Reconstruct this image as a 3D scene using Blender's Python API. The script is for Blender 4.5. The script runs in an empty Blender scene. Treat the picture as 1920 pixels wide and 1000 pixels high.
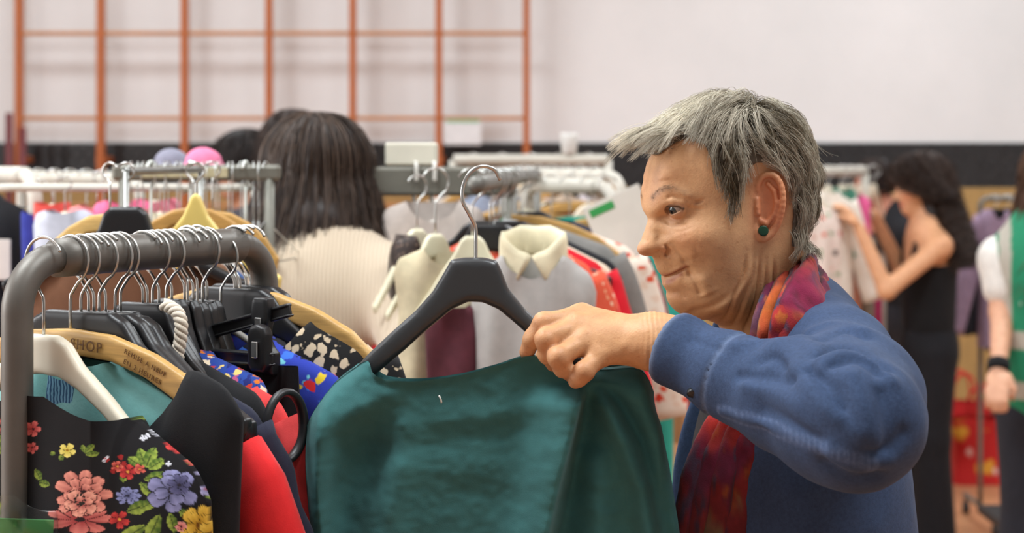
import bpy, math, random
import numpy as np
from mathutils import Vector, Matrix, Euler
random.seed(7)
RNG = np.random.default_rng(7)
SC = bpy.context.scene
COL = SC.collection
PI = math.pi
# ------------------------------------------------------------------ camera
CAM_H, FPX, HOR = 1.65, 3200.0, 290.0          # eye height, focal length in pixels, horizon row
cam_data = bpy.data.cameras.new('camera')
cam_data.sensor_width = 36.0
cam_data.lens = 36.0 * FPX / 1920.0
cam_data.shift_y = -(500.0 - HOR) / 1920.0
cam_data.clip_start = 0.05
cam_data.dof.use_dof = True
cam_data.dof.focus_distance = 1.80
cam_data.dof.aperture_fstop = 5.6
cam = bpy.data.objects.new('camera', cam_data)
cam.location = (0, 0, CAM_H)
cam.rotation_euler = (PI / 2, 0, 0)
COL.objects.link(cam)
SC.camera = cam
# ------------------------------------------------------------------ world, lamps, exposure
SC.view_settings.view_transform = 'Standard'
SC.view_settings.look = 'None'
SC.view_settings.gamma = 1.0
SC.view_settings.use_curve_mapping = False
SC.view_settings.exposure = 0.0
world = bpy.data.worlds.new('world')
SC.world = world
world.use_nodes = True
bg = world.node_tree.nodes['Background']
bg.inputs[0].default_value = (1.0, 0.97, 0.94, 1)
bg.inputs[1].default_value = 0.30
def area(name, loc, size, energy, color, rot=(0, 0, 0)):
    l = bpy.data.lights.new(name, 'AREA')
    l.shape = 'RECTANGLE'; l.size, l.size_y = size
    l.energy = energy; l.color = color
    o = bpy.data.objects.new(name, l)
    o.location = loc; o.rotation_euler = rot
    COL.objects.link(o)
    return o
WARM = (0.89, 0.96, 1.0)
for lx, ly, e in ((-1.8, 1.6, 150), (1.4, 1.0, 110), (-2.4, 4.5, 85), (2.4, 4.5, 100), (-2.4, 8.0, 80), (2.6, 8.0, 100)):
    area('ceiling_lamp', (lx, ly, 4.6), (1.6, 0.9), e, WARM)

area('added_side_fill', (-5.35, 2.2, 2.6), (2.4, 2.0), 170, (0.96, 0.98, 1.0), (0, -PI / 2, 0))  # fill lamp added near the left wall to brighten the face; no window there

# ------------------------------------------------------------------ helpers
def P(px, py, Y):
    """world point that the photograph shows at (px, py), at distance Y from the camera plane"""
    return np.array([(px - 960.0) / FPX * Y, Y, CAM_H - (py - HOR) / FPX * Y])
def proj(V):
    V = np.asarray(V)
    return 960 + FPX * V[:, 0] / V[:, 1], HOR + FPX * (CAM_H - V[:, 2]) / V[:, 1]
def lin(c):
    c = np.asarray(c, float) / 255.0
    return np.where(c <= 0.04045, c / 12.92, ((c + 0.055) / 1.055) ** 2.4)
def L4(c):
    r = lin(c); return (float(r[0]), float(r[1]), float(r[2]), 1.0)
def mk_mesh(name, V, F, mat=None, col=None, smooth=True, uv=None):
    """F: an (n,4) or (n,3) int array, or a list of them"""
    V = np.asarray(V, np.float32)
    Fs = F if isinstance(F, (list, tuple)) and len(F) and isinstance(F[0], np.ndarray) else [np.asarray(F)]
    Fs = [np.asarray(f, np.int32) for f in Fs if len(f)]
    me = bpy.data.meshes.new(name)
    me.vertices.add(len(V)); me.vertices.foreach_set('co', V.ravel())
    nl = sum(f.size for f in Fs); npoly = sum(len(f) for f in Fs)
    me.loops.add(nl); me.polygons.add(npoly)
    me.loops.foreach_set('vertex_index', np.concatenate([f.ravel() for f in Fs]))
    starts, o = [], 0
    for f in Fs:
        starts.append(o + np.arange(len(f)) * f.shape[1]); o += f.size
    me.polygons.foreach_set('loop_start', np.concatenate(starts).astype(np.int32))
    me.polygons.foreach_set('use_smooth', np.full(npoly, smooth))
    me.update(calc_edges=True)
    me.validate()
    if col is not None:
        a = me.color_attributes.new('Col', 'FLOAT_COLOR', 'POINT')
        c = np.ones((len(V), 4), np.float32); c[:, :3] = col
        a.data.foreach_set('color', c.ravel())
    if mat is not None:
        me.materials.append(mat)
    return me
def link(name, me, parent=None, loc=None, kind=None):
    o = bpy.data.objects.new(name, me)
    COL.objects.link(o)
    if parent is not None: o.parent = parent
    if loc is not None: o.location = loc
    if kind: o['kind'] = kind
    return o
def obj(name, V, F, mat=None, parent=None, col=None, smooth=True, kind=None, loc=None):
    return link(name, mk_mesh(name, V, F, mat, col, smooth), parent, loc, kind)
def tag(o, label, cat, group=None):
    o['label'] = label; o['category'] = cat
    if group: o['group'] = group
    return o
def empty(name, loc=(0, 0, 0), rot=(0, 0, 0)):
    o = bpy.data.objects.new(name, None)
    o.empty_display_size = 0.05
    o.location = loc; o.rotation_euler = rot
    COL.objects.link(o)
    return o
def copy_tree(o, parent=None):
    kids = list(o.children)
    c = o.copy(); COL.objects.link(c)
    if parent is not None: c.parent = parent
    for k in kids: copy_tree(k, c)
    return c
def joinmesh(parts):
    """parts: list of (V, F) -> one V, list of F arrays by size"""
    Vs, q, t, o = [], [], [], 0
    for V, F in parts:
        Fl = F if isinstance(F, list) else [F]
        for f in Fl:
            f = np.asarray(f, np.int32)
            if len(f): (q if f.shape[1] == 4 else t).append(f + o)
        Vs.append(np.asarray(V, np.float32)); o += len(V)
    out = []
    if q: out.append(np.concatenate(q))
    if t: out.append(np.concatenate(t))
    return np.concatenate(Vs), out
def box(lo, hi, M=None):
    lo, hi = np.asarray(lo, float), np.asarray(hi, float)
    V = np.array([[x, y, z] for z in (lo[2], hi[2]) for y in (lo[1], hi[1]) for x in (lo[0], hi[0])])
    F = np.array([[0, 2, 3, 1], [4, 5, 7, 6], [0, 1, 5, 4], [2, 6, 7, 3], [0, 4, 6, 2], [1, 3, 7, 5]])
    return V, F
def bbox(lo, hi, b=0.003):
    """box with chamfered edges"""
    lo, hi = np.asarray(lo, float), np.asarray(hi, float)
    b = min(b, *(0.45 * (hi - lo)))
    x0, y0, z0 = lo; x1, y1, z1 = hi
    def ring(i, z):
        return [[x0 + i + b, y0 + i, z], [x1 - i - b, y0 + i, z], [x1 - i, y0 + i + b, z], [x1 - i, y1 - i - b, z],
                [x1 - i - b, y1 - i, z], [x0 + i + b, y1 - i, z], [x0 + i, y1 - i - b, z], [x0 + i, y0 + i + b, z]]
    R = ring(b * .7, z0) + ring(0, z0 + b) + ring(0, z1 - b) + ring(b * .7, z1)
    F = [[k * 8 + i, k * 8 + (i + 1) % 8, k * 8 + 8 + (i + 1) % 8, k * 8 + 8 + i] for k in range(3) for i in range(8)]
    F += [[0, 3, 2, 1], [0, 7, 4, 3], [7, 6, 5, 4]]
    F += [[24, 25, 26, 27], [24, 27, 28, 31], [31, 28, 29, 30]]
    return np.array(R), np.array(F)
def frames(pts):
    pts = np.asarray(pts, float)
    T = np.gradient(pts, axis=-2)
    T /= np.linalg.norm(T, axis=-1, keepdims=True) + 1e-12
    return T
def tube(pts, r, n=10, caps=True, flat=None, up=None):
    """swept tube along pts (k,3); r scalar or (k,); flat=(ra,rb) multiplies the radius along the side and the up direction"""
    pts = np.asarray(pts, float); k = len(pts)
    r = np.broadcast_to(np.asarray(r, float), (k,))
    T = frames(pts)
    if up is None:
        up = np.array([0, 0, 1.0]) if np.abs(T[:, 2]).mean() < 0.9 else np.array([0, 1.0, 0])
        B = np.cross(T, up)
        n0 = np.linalg.norm(B, axis=1, keepdims=True)
        if n0.min() < 0.1:                       # parallel transport
            B = np.zeros_like(T); b = np.cross(T[0], [0.3, 0.5, 0.81]); b /= np.linalg.norm(b)
            for i in range(k):
                b = b - T[i] * np.dot(b, T[i]); b /= np.linalg.norm(b); B[i] = b
        else: B = B / n0
    else:
        B = np.cross(T, np.asarray(up, float)); B /= np.linalg.norm(B, axis=1, keepdims=True) + 1e-9
    N = np.cross(B, T)
    fa, fb = flat if flat else (1, 1)
    a = np.arange(n) * 2 * PI / n
    V = pts[:, None] + r[:, None, None] * (np.cos(a)[None, :, None] * B[:, None] * fa + np.sin(a)[None, :, None] * N[:, None] * fb)
    V = V.reshape(-1, 3)
    i, j = np.meshgrid(np.arange(k - 1), np.arange(n), indexing='ij')
    F = np.stack([i * n + j, i * n + (j + 1) % n, (i + 1) * n + (j + 1) % n, (i + 1) * n + j], -1).reshape(-1, 4)
    Fs = [F]
    if caps:
        V = np.concatenate([V, pts[:1] , pts[-1:]])
        c0, c1 = k * n, k * n + 1
        j = np.arange(n)
        Fs.append(np.concatenate([np.stack([np.full(n, c0), (j + 1) % n, j], -1),
                                  np.stack([np.full(n, c1), (k - 1) * n + j, (k - 1) * n + (j + 1) % n], -1)]))
    return V, Fs
def smooth_path(pts, n):
    """Catmull-Rom through pts, n samples"""
    p = np.asarray(pts, float)
    p = np.concatenate([2 * p[:1] - p[1:2], p, 2 * p[-1:] - p[-2:-1]])
    m = len(p) - 3
    t = np.linspace(0, m - 1e-6, n); i = t.astype(int); u = (t - i)[:, None]
    a, b, c, d = p[i], p[i + 1], p[i + 2], p[i + 3]
    return 0.5 * (2 * b + (c - a) * u + (2 * a - 5 * b + 4 * c - d) * u * u + (3 * b - 3 * c + d - a) * u ** 3)
def strands(C, R, sides=3):
    """many tubes at once: C (n,k,3) centre lines, R (n,k) radii"""
    n, k, _ = C.shape
    T = np.gradient(C, axis=1); T /= np.linalg.norm(T, axis=2, keepdims=True) + 1e-12
    ref = np.where(np.abs(T[..., 1:2]) > 0.9, [[[1.0, 0, 0]]], [[[0.0, 1, 0]]])
    B = np.cross(T, ref); B /= np.linalg.norm(B, axis=2, keepdims=True) + 1e-9
    N = np.cross(B, T)
    a = np.arange(sides) * 2 * PI / sides + PI / 2
    V = C[:, :, None] + R[:, :, None, None] * (np.cos(a)[:, None] * B[:, :, None] + np.sin(a)[:, None] * N[:, :, None])
    V = V.reshape(-1, 3)
    base = (np.arange(n) * k * sides)[:, None, None]
    i = np.arange(k - 1)[None, :, None]; j = np.arange(sides)[None, None, :]
    f = lambda ii, jj: base + ii * sides + jj % sides
    F = np.stack([f(i, j), f(i, j + 1), f(i + 1, j + 1), f(i + 1, j)], -1).reshape(-1, 4)
    return V, F
def surf_grid(A, closed_u=False):
    """A (m,n,3) grid -> V, F"""
    m, n, _ = A.shape
    i, j = np.meshgrid(np.arange(m - 1), np.arange(n if closed_u else n - 1), indexing='ij')
    F = np.stack([i * n + j, i * n + (j + 1) % n, (i + 1) * n + (j + 1) % n, (i + 1) * n + j], -1).reshape(-1, 4)
    return A.reshape(-1, 3), F
# value noise -----------------------------------------------------------------
_NT = np.random.default_rng(3).random((32, 32, 32)).astype(np.float32)
def vnoise(p):
    p = np.asarray(p, np.float32)
    i = np.floor(p).astype(np.int32); f = p - i; f = f * f * (3 - 2 * f)
    out = 0
    for dx in (0, 1):
        for dy in (0, 1):
            for dz in (0, 1):
                w = (f[..., 0] if dx else 1 - f[..., 0]) * (f[..., 1] if dy else 1 - f[..., 1]) * (f[..., 2] if dz else 1 - f[..., 2])
                out = out + w * _NT[(i[..., 0] + dx) & 31, (i[..., 1] + dy) & 31, (i[..., 2] + dz) & 31]
    return out * 2 - 1
def fbm(p, o=3):
    s, a, out = 1.0, 0.5, 0
    for _ in range(o):
        out = out + a * vnoise(p * s + 7.3 * s); s *= 2.1; a *= 0.5
    return out
# signed distance bodies --------------------------------------------------------
def smin(a, b, k):
    h = np.maximum(k - np.abs(a - b), 0) / k
    return np.minimum(a, b) - h * h * k * 0.25
def smax(a, b, k): return -smin(-a, -b, k)
def sd_cap(p, a, b, ra, rb=None):
    a = np.asarray(a, np.float32); b = np.asarray(b, np.float32)
    rb = ra if rb is None else rb
    ab = b - a; t = np.clip((p - a) @ ab / (ab @ ab + 1e-12), 0, 1)
    return np.linalg.norm(p - a - t[:, None] * ab, axis=1) - (ra + (rb - ra) * t)
def sd_ell(p, c, r, M=None):
    q = p - np.asarray(c, np.float32)
    if M is not None: q = q @ np.asarray(M, np.float32)       # columns of M: axes
    r = np.asarray(r, np.float32)
    k0 = np.linalg.norm(q / r, axis=1); k1 = np.linalg.norm(q / (r * r), axis=1)
    return k0 * (k0 - 1.0) / (k1 + 1e-9)
def sd_chain(p, pts, rs, k=0.01):
    d = None
    for i in range(len(pts) - 1):
        e = sd_cap(p, pts[i], pts[i + 1], rs[i], rs[i + 1])
        d = e if d is None else smin(d, e, k)
    return d
def seg_dist(p, a, b):
    a = np.asarray(a, np.float32); b = np.asarray(b, np.float32)
    ab = b - a; t = np.clip((p - a) @ ab / (ab @ ab + 1e-12), 0, 1)
    return np.linalg.norm(p - a - t[:, None] * ab, axis=1), t
def poly_dist(p, pts):
    d = None
    for a, b in zip(pts[:-1], pts[1:]):
        e, _ = seg_dist(p, a, b)
        d = e if d is None else np.minimum(d, e)
    return d
def sdf_mesh(f, lo, hi, h, slack=1.5, B=8):
    """surface nets of f<0 inside the box; only blocks near the surface are sampled finely"""
    lo = np.asarray(lo, np.float32); hi = np.asarray(hi, np.float32)
    nb = np.ceil((hi - lo) / (h * B)).astype(int); n = nb * B + 1
    cx = [lo[d] + (np.arange(nb[d]) + 0.5) * B * h for d in range(3)]
    C = np.stack(np.meshgrid(*cx, indexing='ij'), -1).reshape(-1, 3).astype(np.float32)
    fc = f(C).reshape(nb)
    near = np.abs(fc) < B * h * 0.87 * slack
    g = np.repeat(np.repeat(np.repeat(np.where(fc < 0, -1.0, 1.0).astype(np.float32), B, 0), B, 1), B, 2)
    G = np.ones(n, np.float32)
    G[:-1, :-1, :-1] = g
    m = np.zeros(n, bool)
    mb = np.repeat(np.repeat(np.repeat(near, B, 0), B, 1), B, 2)
    for dx in (0, 1):
        for dy in (0, 1):
            for dz in (0, 1):
                m[dx:n[0] - 1 + dx, dy:n[1] - 1 + dy, dz:n[2] - 1 + dz] |= mb
    idx = np.argwhere(m)
    pts = (lo + idx * h).astype(np.float32)
    vals = np.concatenate([f(pts[i:i + 400000]) for i in range(0, len(pts), 400000)])
    G[idx[:, 0], idx[:, 1], idx[:, 2]] = vals
    for d in range(3):                                    # close the box
        s = [slice(None)] * 3
        for e in (0, -1):
            s[d] = e; G[tuple(s)] = np.abs(G[tuple(s)]) + 1e-6
    neg = G < 0
    cnt = np.zeros(tuple(n - 1), np.int8)
    for dx in (0, 1):
        for dy in (0, 1):
            for dz in (0, 1):
                cnt += neg[dx:n[0] - 1 + dx, dy:n[1] - 1 + dy, dz:n[2] - 1 + dz]
    act = np.argwhere((cnt > 0) & (cnt < 8))
    vid = np.full(tuple(n - 1), -1, np.int32)
    vid[act[:, 0], act[:, 1], act[:, 2]] = np.arange(len(act))
    corners = np.array([[x, y, z] for x in (0, 1) for y in (0, 1) for z in (0, 1)])
    cv = np.stack([G[act[:, 0] + c[0], act[:, 1] + c[1], act[:, 2] + c[2]] for c in corners], 1)
    acc = np.zeros((len(act), 3), np.float32); num = np.zeros(len(act), np.float32)
    for a in range(8):
        for b in range(a + 1, 8):
            if np.abs(corners[a] - corners[b]).sum() != 1: continue
            x = (cv[:, a] < 0) != (cv[:, b] < 0)
            t = np.where(x, cv[:, a] / (cv[:, a] - cv[:, b] + 1e-20), 0)
            acc += np.where(x[:, None], corners[a] + t[:, None] * (corners[b] - corners[a]), 0); num += x
    V = lo + (act + acc / num[:, None]) * h
    Fs = []
    for d in range(3):
        s0 = [slice(None)] * 3; s1 = [slice(None)] * 3
        s0[d] = slice(0, -1); s1[d] = slice(1, None)
        A, Bn = neg[tuple(s0)], neg[tuple(s1)]
        e = np.argwhere(A != Bn)
        u, v = (d + 1) % 3, (d + 2) % 3
        ok = (e[:, u] > 0) & (e[:, v] > 0) & (e[:, u] < n[u] - 1) & (e[:, v] < n[v] - 1)
        e = e[ok]
        q = []
        for du, dv in ((-1, -1), (0, -1), (0, 0), (-1, 0)):
            c = e.copy(); c[:, u] += du; c[:, v] += dv
            q.append(vid[c[:, 0], c[:, 1], c[:, 2]])
        q = np.stack(q, 1)
        flip = ~A[e[:, 0], e[:, 1], e[:, 2]]
        q[flip] = q[flip][:, ::-1]
        Fs.append(q)
    F = np.concatenate(Fs)
    F = F[(F >= 0).all(1)]
    return V.astype(np.float32), F
def relax(V, F, it=1, lam=0.5):
    """Laplacian smoothing of a quad mesh"""
    V = V.astype(np.float64)
    for _ in range(it):
        acc = np.zeros_like(V); n = np.zeros(len(V))
        for a, b in ((0, 1), (1, 2), (2, 3), (3, 0)):
            for x, y in ((a, b), (b, a)):
                for k in range(3): acc[:, k] += np.bincount(F[:, x], V[F[:, y], k], len(V))
                n += np.bincount(F[:, x], minlength=len(V))
        V = V + lam * (acc / np.maximum(n, 1)[:, None] - V)
    return V.astype(np.float32)
def vnormals(V, F):
    n = np.cross(V[F[:, 2]] - V[F[:, 0]], V[F[:, 3 if F.shape[1] == 4 else 1]] - V[F[:, 1 if F.shape[1] == 4 else 0]])
    N = np.zeros_like(V)
    for j in range(F.shape[1]):
        for k in range(3): N[:, k] += np.bincount(F[:, j], n[:, k], len(V))
    return N / (np.linalg.norm(N, axis=1, keepdims=True) + 1e-12)
def inpoly(x, y, poly):
    poly = np.asarray(poly, float); r = np.zeros(np.shape(x), bool)
    j = len(poly) - 1
    for i in range(len(poly)):
        xi, yi = poly[i]; xj, yj = poly[j]
        c = ((yi > y) != (yj > y)) & (x < (xj - xi) * (y - yi) / (yj - yi + 1e-12) + xi)
        r ^= c; j = i
    return r
# materials -------------------------------------------------------------------
_MATS = {}
class NT:
    def __init__(s, name):
        s.m = bpy.data.materials.new(name); s.m.use_nodes = True
        s.t = s.m.node_tree; s.n = s.t.nodes; s.l = s.t.links
        s.b = s.n['Principled BSDF']
    def node(s, typ, **kw):
        nd = s.n.new(typ)
        for k, v in kw.items():
            if k.startswith('_'): setattr(nd, k[1:], v)
            else: nd.inputs[k.replace('__', ' ')].default_value = v
        return nd
    def link(s, a, b): s.l.new(a, b)
    def coord(s): return s.node('ShaderNodeTexCoord').outputs['Object']
    def noise(s, scale, detail=3, rough=0.5, vec=None, dist=0.0):
        n = s.node('ShaderNodeTexNoise', Scale=scale, Detail=detail, Roughness=rough, Distortion=dist)
        s.link(vec if vec is not None else s.coord(), n.inputs['Vector'])
        return n.outputs['Fac']
    def ramp(s, fac, stops, interp='LINEAR'):
        r = s.node('ShaderNodeValToRGB'); r.color_ramp.interpolation = interp
        e = r.color_ramp.elements
        while len(e) < len(stops): e.new(0.5)
        for el, (p, c) in zip(e, stops):
            el.position = p; el.color = c if len(c) == 4 else (*c, 1)
        s.link(fac, r.inputs[0]); return r.outputs[0]
    def mix(s, fac, a, b, blend='MIX'):
        m = s.node('ShaderNodeMix', _data_type='RGBA', _blend_type=blend)
        for sock, v in ((m.inputs[0], fac), (m.inputs[6], a), (m.inputs[7], b)):
            if hasattr(v, 'is_linked'): s.link(v, sock)
            else: sock.default_value = v
        return m.outputs[2]
    def bump(s, h, strength, dist=0.001):
        b = s.node('ShaderNodeBump', Strength=strength, Distance=dist)
        s.link(h, b.inputs['Height']); s.link(b.outputs[0], s.b.inputs['Normal'])
    def set(s, **kw):
        for k, v in kw.items():
            i = s.b.inputs[k.replace('_', ' ')]
            if hasattr(v, 'is_linked'): s.link(v, i)
            else: i.default_value = v
        return s
def fabric(rgb, var=0.12, rough=0.9, weave=900.0, sheen=0.04, key=None, bump=0.25):
    k = ('fab', tuple(rgb), var, weave, rough)
    if k in _MATS: return _MATS[k]
    m = NT('fabric')
    c = L4(rgb); d = tuple(x * (1 - var) for x in c[:3]) + (1,); u = tuple(min(1, x * (1 + var)) for x in c[:3]) + (1,)
    m.set(Base_Color=m.ramp(m.noise(35.0, 4, 0.6), [(0.3, d), (0.7, u)]), Roughness=rough, Sheen_Weight=sheen)
    m.set(Specular_IOR_Level=0.25)
    m.bump(m.noise(weave, 2, 0.6), bump, 0.0008)
    _MATS[k] = m.m; return m.m
def plastic(rgb, rough=0.4, spec=0.5, var=0.05):
    k = ('pl', tuple(rgb), rough)
    if k in _MATS: return _MATS[k]
    m = NT('plastic'); c = L4(rgb)
    d = tuple(x * (1 - 2 * var) for x in c[:3]) + (1,)
    m.set(Base_Color=m.ramp(m.noise(20.0, 3), [(0.3, d), (0.7, c)]), Roughness=rough, Specular_IOR_Level=spec)
    m.bump(m.noise(300.0, 2), 0.06, 0.0006)
    _MATS[k] = m.m; return m.m
def metal(rgb, rough=0.3, metallic=1.0):
    k = ('me', tuple(rgb), rough, metallic)
    if k in _MATS: return _MATS[k]
    m = NT('metal'); c = L4(rgb)
    d = tuple(x * 0.85 for x in c[:3]) + (1,)
    m.set(Base_Color=m.ramp(m.noise(25.0, 3), [(0.35, d), (0.65, c)]), Roughness=rough, Metallic=metallic)
    m.bump(m.noise(200.0, 3), 0.05, 0.0005)
    _MATS[k] = m.m; return m.m
def wood(rgb, rough=0.45, axis=0):
    k = ('wo', tuple(rgb), axis)
    if k in _MATS: return _MATS[k]
    m = NT('wood'); c = L4(rgb)
    mp = m.node('ShaderNodeMapping'); sc = [60.0, 60.0, 60.0]; sc[axis] = 4.0
    mp.inputs['Scale'].default_value = sc
    m.link(m.coord(), mp.inputs['Vector'])
    g = m.noise(3.0, 4, 0.6, mp.outputs[0], 0.6)
    d = tuple(x * 0.72 for x in c[:3]) + (1,); u = tuple(min(1, x * 1.12) for x in c[:3]) + (1,)
    m.set(Base_Color=m.ramp(g, [(0.3, d), (0.7, u)]), Roughness=rough, Specular_IOR_Level=0.4)
    m.bump(g, 0.08, 0.0006)
    _MATS[k] = m.m; return m.m
def vcol(name, rough=0.85, weave=900.0, bump=0.2, sheen=0.03, var=0.1, spec=0.25):
    if name in _MATS: return _MATS[name]
    m = NT(name)
    a = m.node('ShaderNodeVertexColor', _layer_name='Col')
    n = m.ramp(m.noise(60.0, 4, 0.6), [(0.25, (1 - var,) * 3), (0.75, (1 + var,) * 3)])
    m.set(Base_Color=m.mix(1.0, a.outputs[0], n, 'MULTIPLY'), Roughness=rough, Sheen_Weight=sheen, Specular_IOR_Level=spec)
    if bump: m.bump(m.noise(weave, 2, 0.6), bump, 0.0008)
    _MATS[name] = m.m; return m.m
def printed(name, base, spots, scale=60.0, thr=(0.25, 0.32), rough=0.9, kind='voronoi', rnd=1.0):
    """cloth with a printed pattern: cells of a Voronoi (each taking one colour of `spots`) over a base colour"""
    if name in _MATS: return _MATS[name]
    m = NT(name)
    v = m.node('ShaderNodeTexVoronoi', Scale=scale, Randomness=rnd)
    wob = m.node('ShaderNodeTexNoise', Scale=scale * 1.3, Detail=2.0)
    co = m.coord(); m.link(co, wob.inputs['Vector'])
    add = m.node('ShaderNodeVectorMath', _operation='MULTIPLY_ADD')
    m.link(wob.outputs['Color'], add.inputs[0]); add.inputs[1].default_value = (0.9 / scale,) * 3; m.link(co, add.inputs[2])
    m.link(add.outputs[0], v.inputs['Vector'])
    sep = m.node('ShaderNodeSeparateColor'); m.link(v.outputs['Color'], sep.inputs[0])
    n = len(spots)
    col = m.ramp(sep.outputs[0], [(i / n, L4(c)) for i, c in enumerate(spots)], 'CONSTANT')
    f = m.ramp(v.outputs['Distance'], [(thr[0], (1, 1, 1)), (thr[1], (0, 0, 0))])
    m.set(Base_Color=m.mix(f, L4(base), col), Roughness=rough, Sheen_Weight=0.1, Specular_IOR_Level=0.25)
    m.bump(m.noise(900.0, 2), 0.2, 0.0008)
    _MATS[name] = m.m; return m.m
# ------------------------------------------------------------------ room shell
YW = 10.5                                        # back wall
def plaster():
    m = NT('white_plaster')
    n = m.noise(1.2, 4, 0.6)
    m.set(Base_Color=m.ramp(n, [(0.3, L4((220, 220, 220))), (0.7, L4((230, 229, 229)))]), Roughness=0.8, Specular_IOR_Level=0.2)
    m.bump(m.noise(120.0, 3), 0.08, 0.002)
    return m.m
M_PLASTER = plaster()
def floor_mat():
    m = NT('sports_floor')
    n = m.noise(2.5, 4, 0.6)
    m.set(Base_Color=m.ramp(n, [(0.3, L4((178, 124, 88))), (0.7, L4((194, 140, 102)))]), Roughness=0.35, Specular_IOR_Level=0.4)
    m.bump(m.noise(40.0, 3), 0.03, 0.002)
    return m.m
XL, XR, YB, ZC = -5.5, 5.8, -2.5, 5.0
obj('floor', *box((XL, YB, -0.1), (XR, YW + 0.2, 0.0)), floor_mat(), smooth=False, kind='structure')
wb = obj('wall_back', *box((XL, YW, 0), (XR, YW + 0.2, ZC)), M_PLASTER, smooth=False, kind='structure')
obj('wall_left', *box((XL - 0.2, YB, 0), (XL, YW + 0.2, ZC)), M_PLASTER, smooth=False, kind='structure')
obj('wall_right', *box((XR, YB, 0), (XR + 0.2, YW + 0.2, ZC)), M_PLASTER, smooth=False, kind='structure')
obj('ceiling', *box((XL, YB, ZC), (XR, YW + 0.2, ZC + 0.1)), M_PLASTER, smooth=False, kind='structure')
# dark tiled band and the tan boarding below it
zt, zb = P(0, 268, YW)[2], P(0, 352, YW)[2]
m_tile = plastic((44, 44, 46), 0.35, 0.5, 0.2)
m_grout = plastic((70, 69, 68), 0.9, 0.2)
obj('tile_backing', *box((XL, YW - 0.012, zb), (XR, YW, zt)), m_grout, wb, smooth=False)
tv, tf = [], []
rows = 6; th = (zt - zb) / rows; tw = th * 1.6
for r in range(rows):
    x = XL + (0.5 * tw if r % 2 else 0)
    while x < XR - tw:
        tv.append(bbox((x + 0.002, YW - 0.02, zb + r * th + 0.002), (x + tw - 0.002, YW - 0.011, zb + (r + 1) * th - 0.002), 0.003)); x += tw
V, F = joinmesh(tv)
obj('tile', V, F, m_tile, wb, smooth=False, kind='stuff')
m_board = wood((176, 142, 88), 0.6, 2)
x = XL; k = 0
while x < XR - 0.01:
    obj('panel', *bbox((x + 0.002, YW - 0.03, 0.1), (min(x + 1.13, XR) - 0.002, YW, zb), 0.004), m_board, wb, smooth=False)
    x += 1.13
obj('baseboard_back', *bbox((XL, YW - 0.045, 0), (XR, YW - 0.031, 0.1), 0.004), plastic((60, 50, 44), 0.5), smooth=False, kind='structure')
# ------------------------------------------------------------------ the grey-haired woman: head
YH = 1.90
OH = P(1375, 390, YH)
PSI = math.radians(22.5)
FW = np.array([-math.cos(PSI), -math.sin(PSI), 0.0]); LF = np.array([math.sin(PSI), -math.cos(PSI), 0.0])
def h2w(q):
    """head frame (forward a, left v, up b) in mm -> world"""
    q = np.asarray(q, float) * 0.001
    return OH + q[..., :1] * FW + q[..., 1:2] * LF + q[..., 2:3] * np.array([0, 0, 1.0])
def w2h(p):
    d = np.asarray(p, float) - OH
    return np.stack([d @ FW, d @ LF, d[..., 2]], -1) * 1000
def ph(x, y, v):
    """head-frame point on the plane 'v mm left of the midline' seen at pixel (x, y)"""
    k = (x - 960) / FPX; v = v * 0.001
    a = (k * (OH[1] + v * LF[1]) - OH[0] - v * LF[0]) / (FW[0] - k * FW[1])
    Y = OH[1] + a * FW[1] + v * LF[1]
    b = CAM_H - (y - HOR) / FPX * Y - OH[2]
    return np.array([a * 1000, v * 1000, b * 1000])
# midline profile (pixel x, y, rounding radius mm)
SIL = [(1224, 305, 62), (1217, 330, 62), (1213, 355, 60), (1211, 378, 50), (1212, 394, 40), (1217, 411, 13), (1212, 428, 9), (1205, 448, 9),
       (1197, 463, 9), (1196.5, 471, 8), (1202, 478, 7), (1213, 480.5, 7), (1225, 483, 9), (1231, 494, 16), (1236, 509, 18), (1245.5, 521, 18), (1247, 526, 18),
       (1245.5, 534, 18), (1252.5, 546, 22), (1254, 560, 22), (1260, 574, 22), (1270, 585, 20), (1285, 592, 22), (1320, 600, 30), (1352, 612, 40), (1368, 645, 45), (1374, 700, 48),
       (1374, 760, 52), (1374, 815, 60),
       (1242, 268, 60), (1274, 231, 60), (1322, 205, 62), (1376, 197, 64), (1422, 205, 64), (1462, 240, 64), (1484, 295, 66), (1488, 355, 66), (1480, 415, 62), (1470, 455, 55),
       (1467, 500, 50), (1476, 560, 50), (1496, 640, 52), (1522, 720, 56), (1550, 815, 60)]
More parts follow.
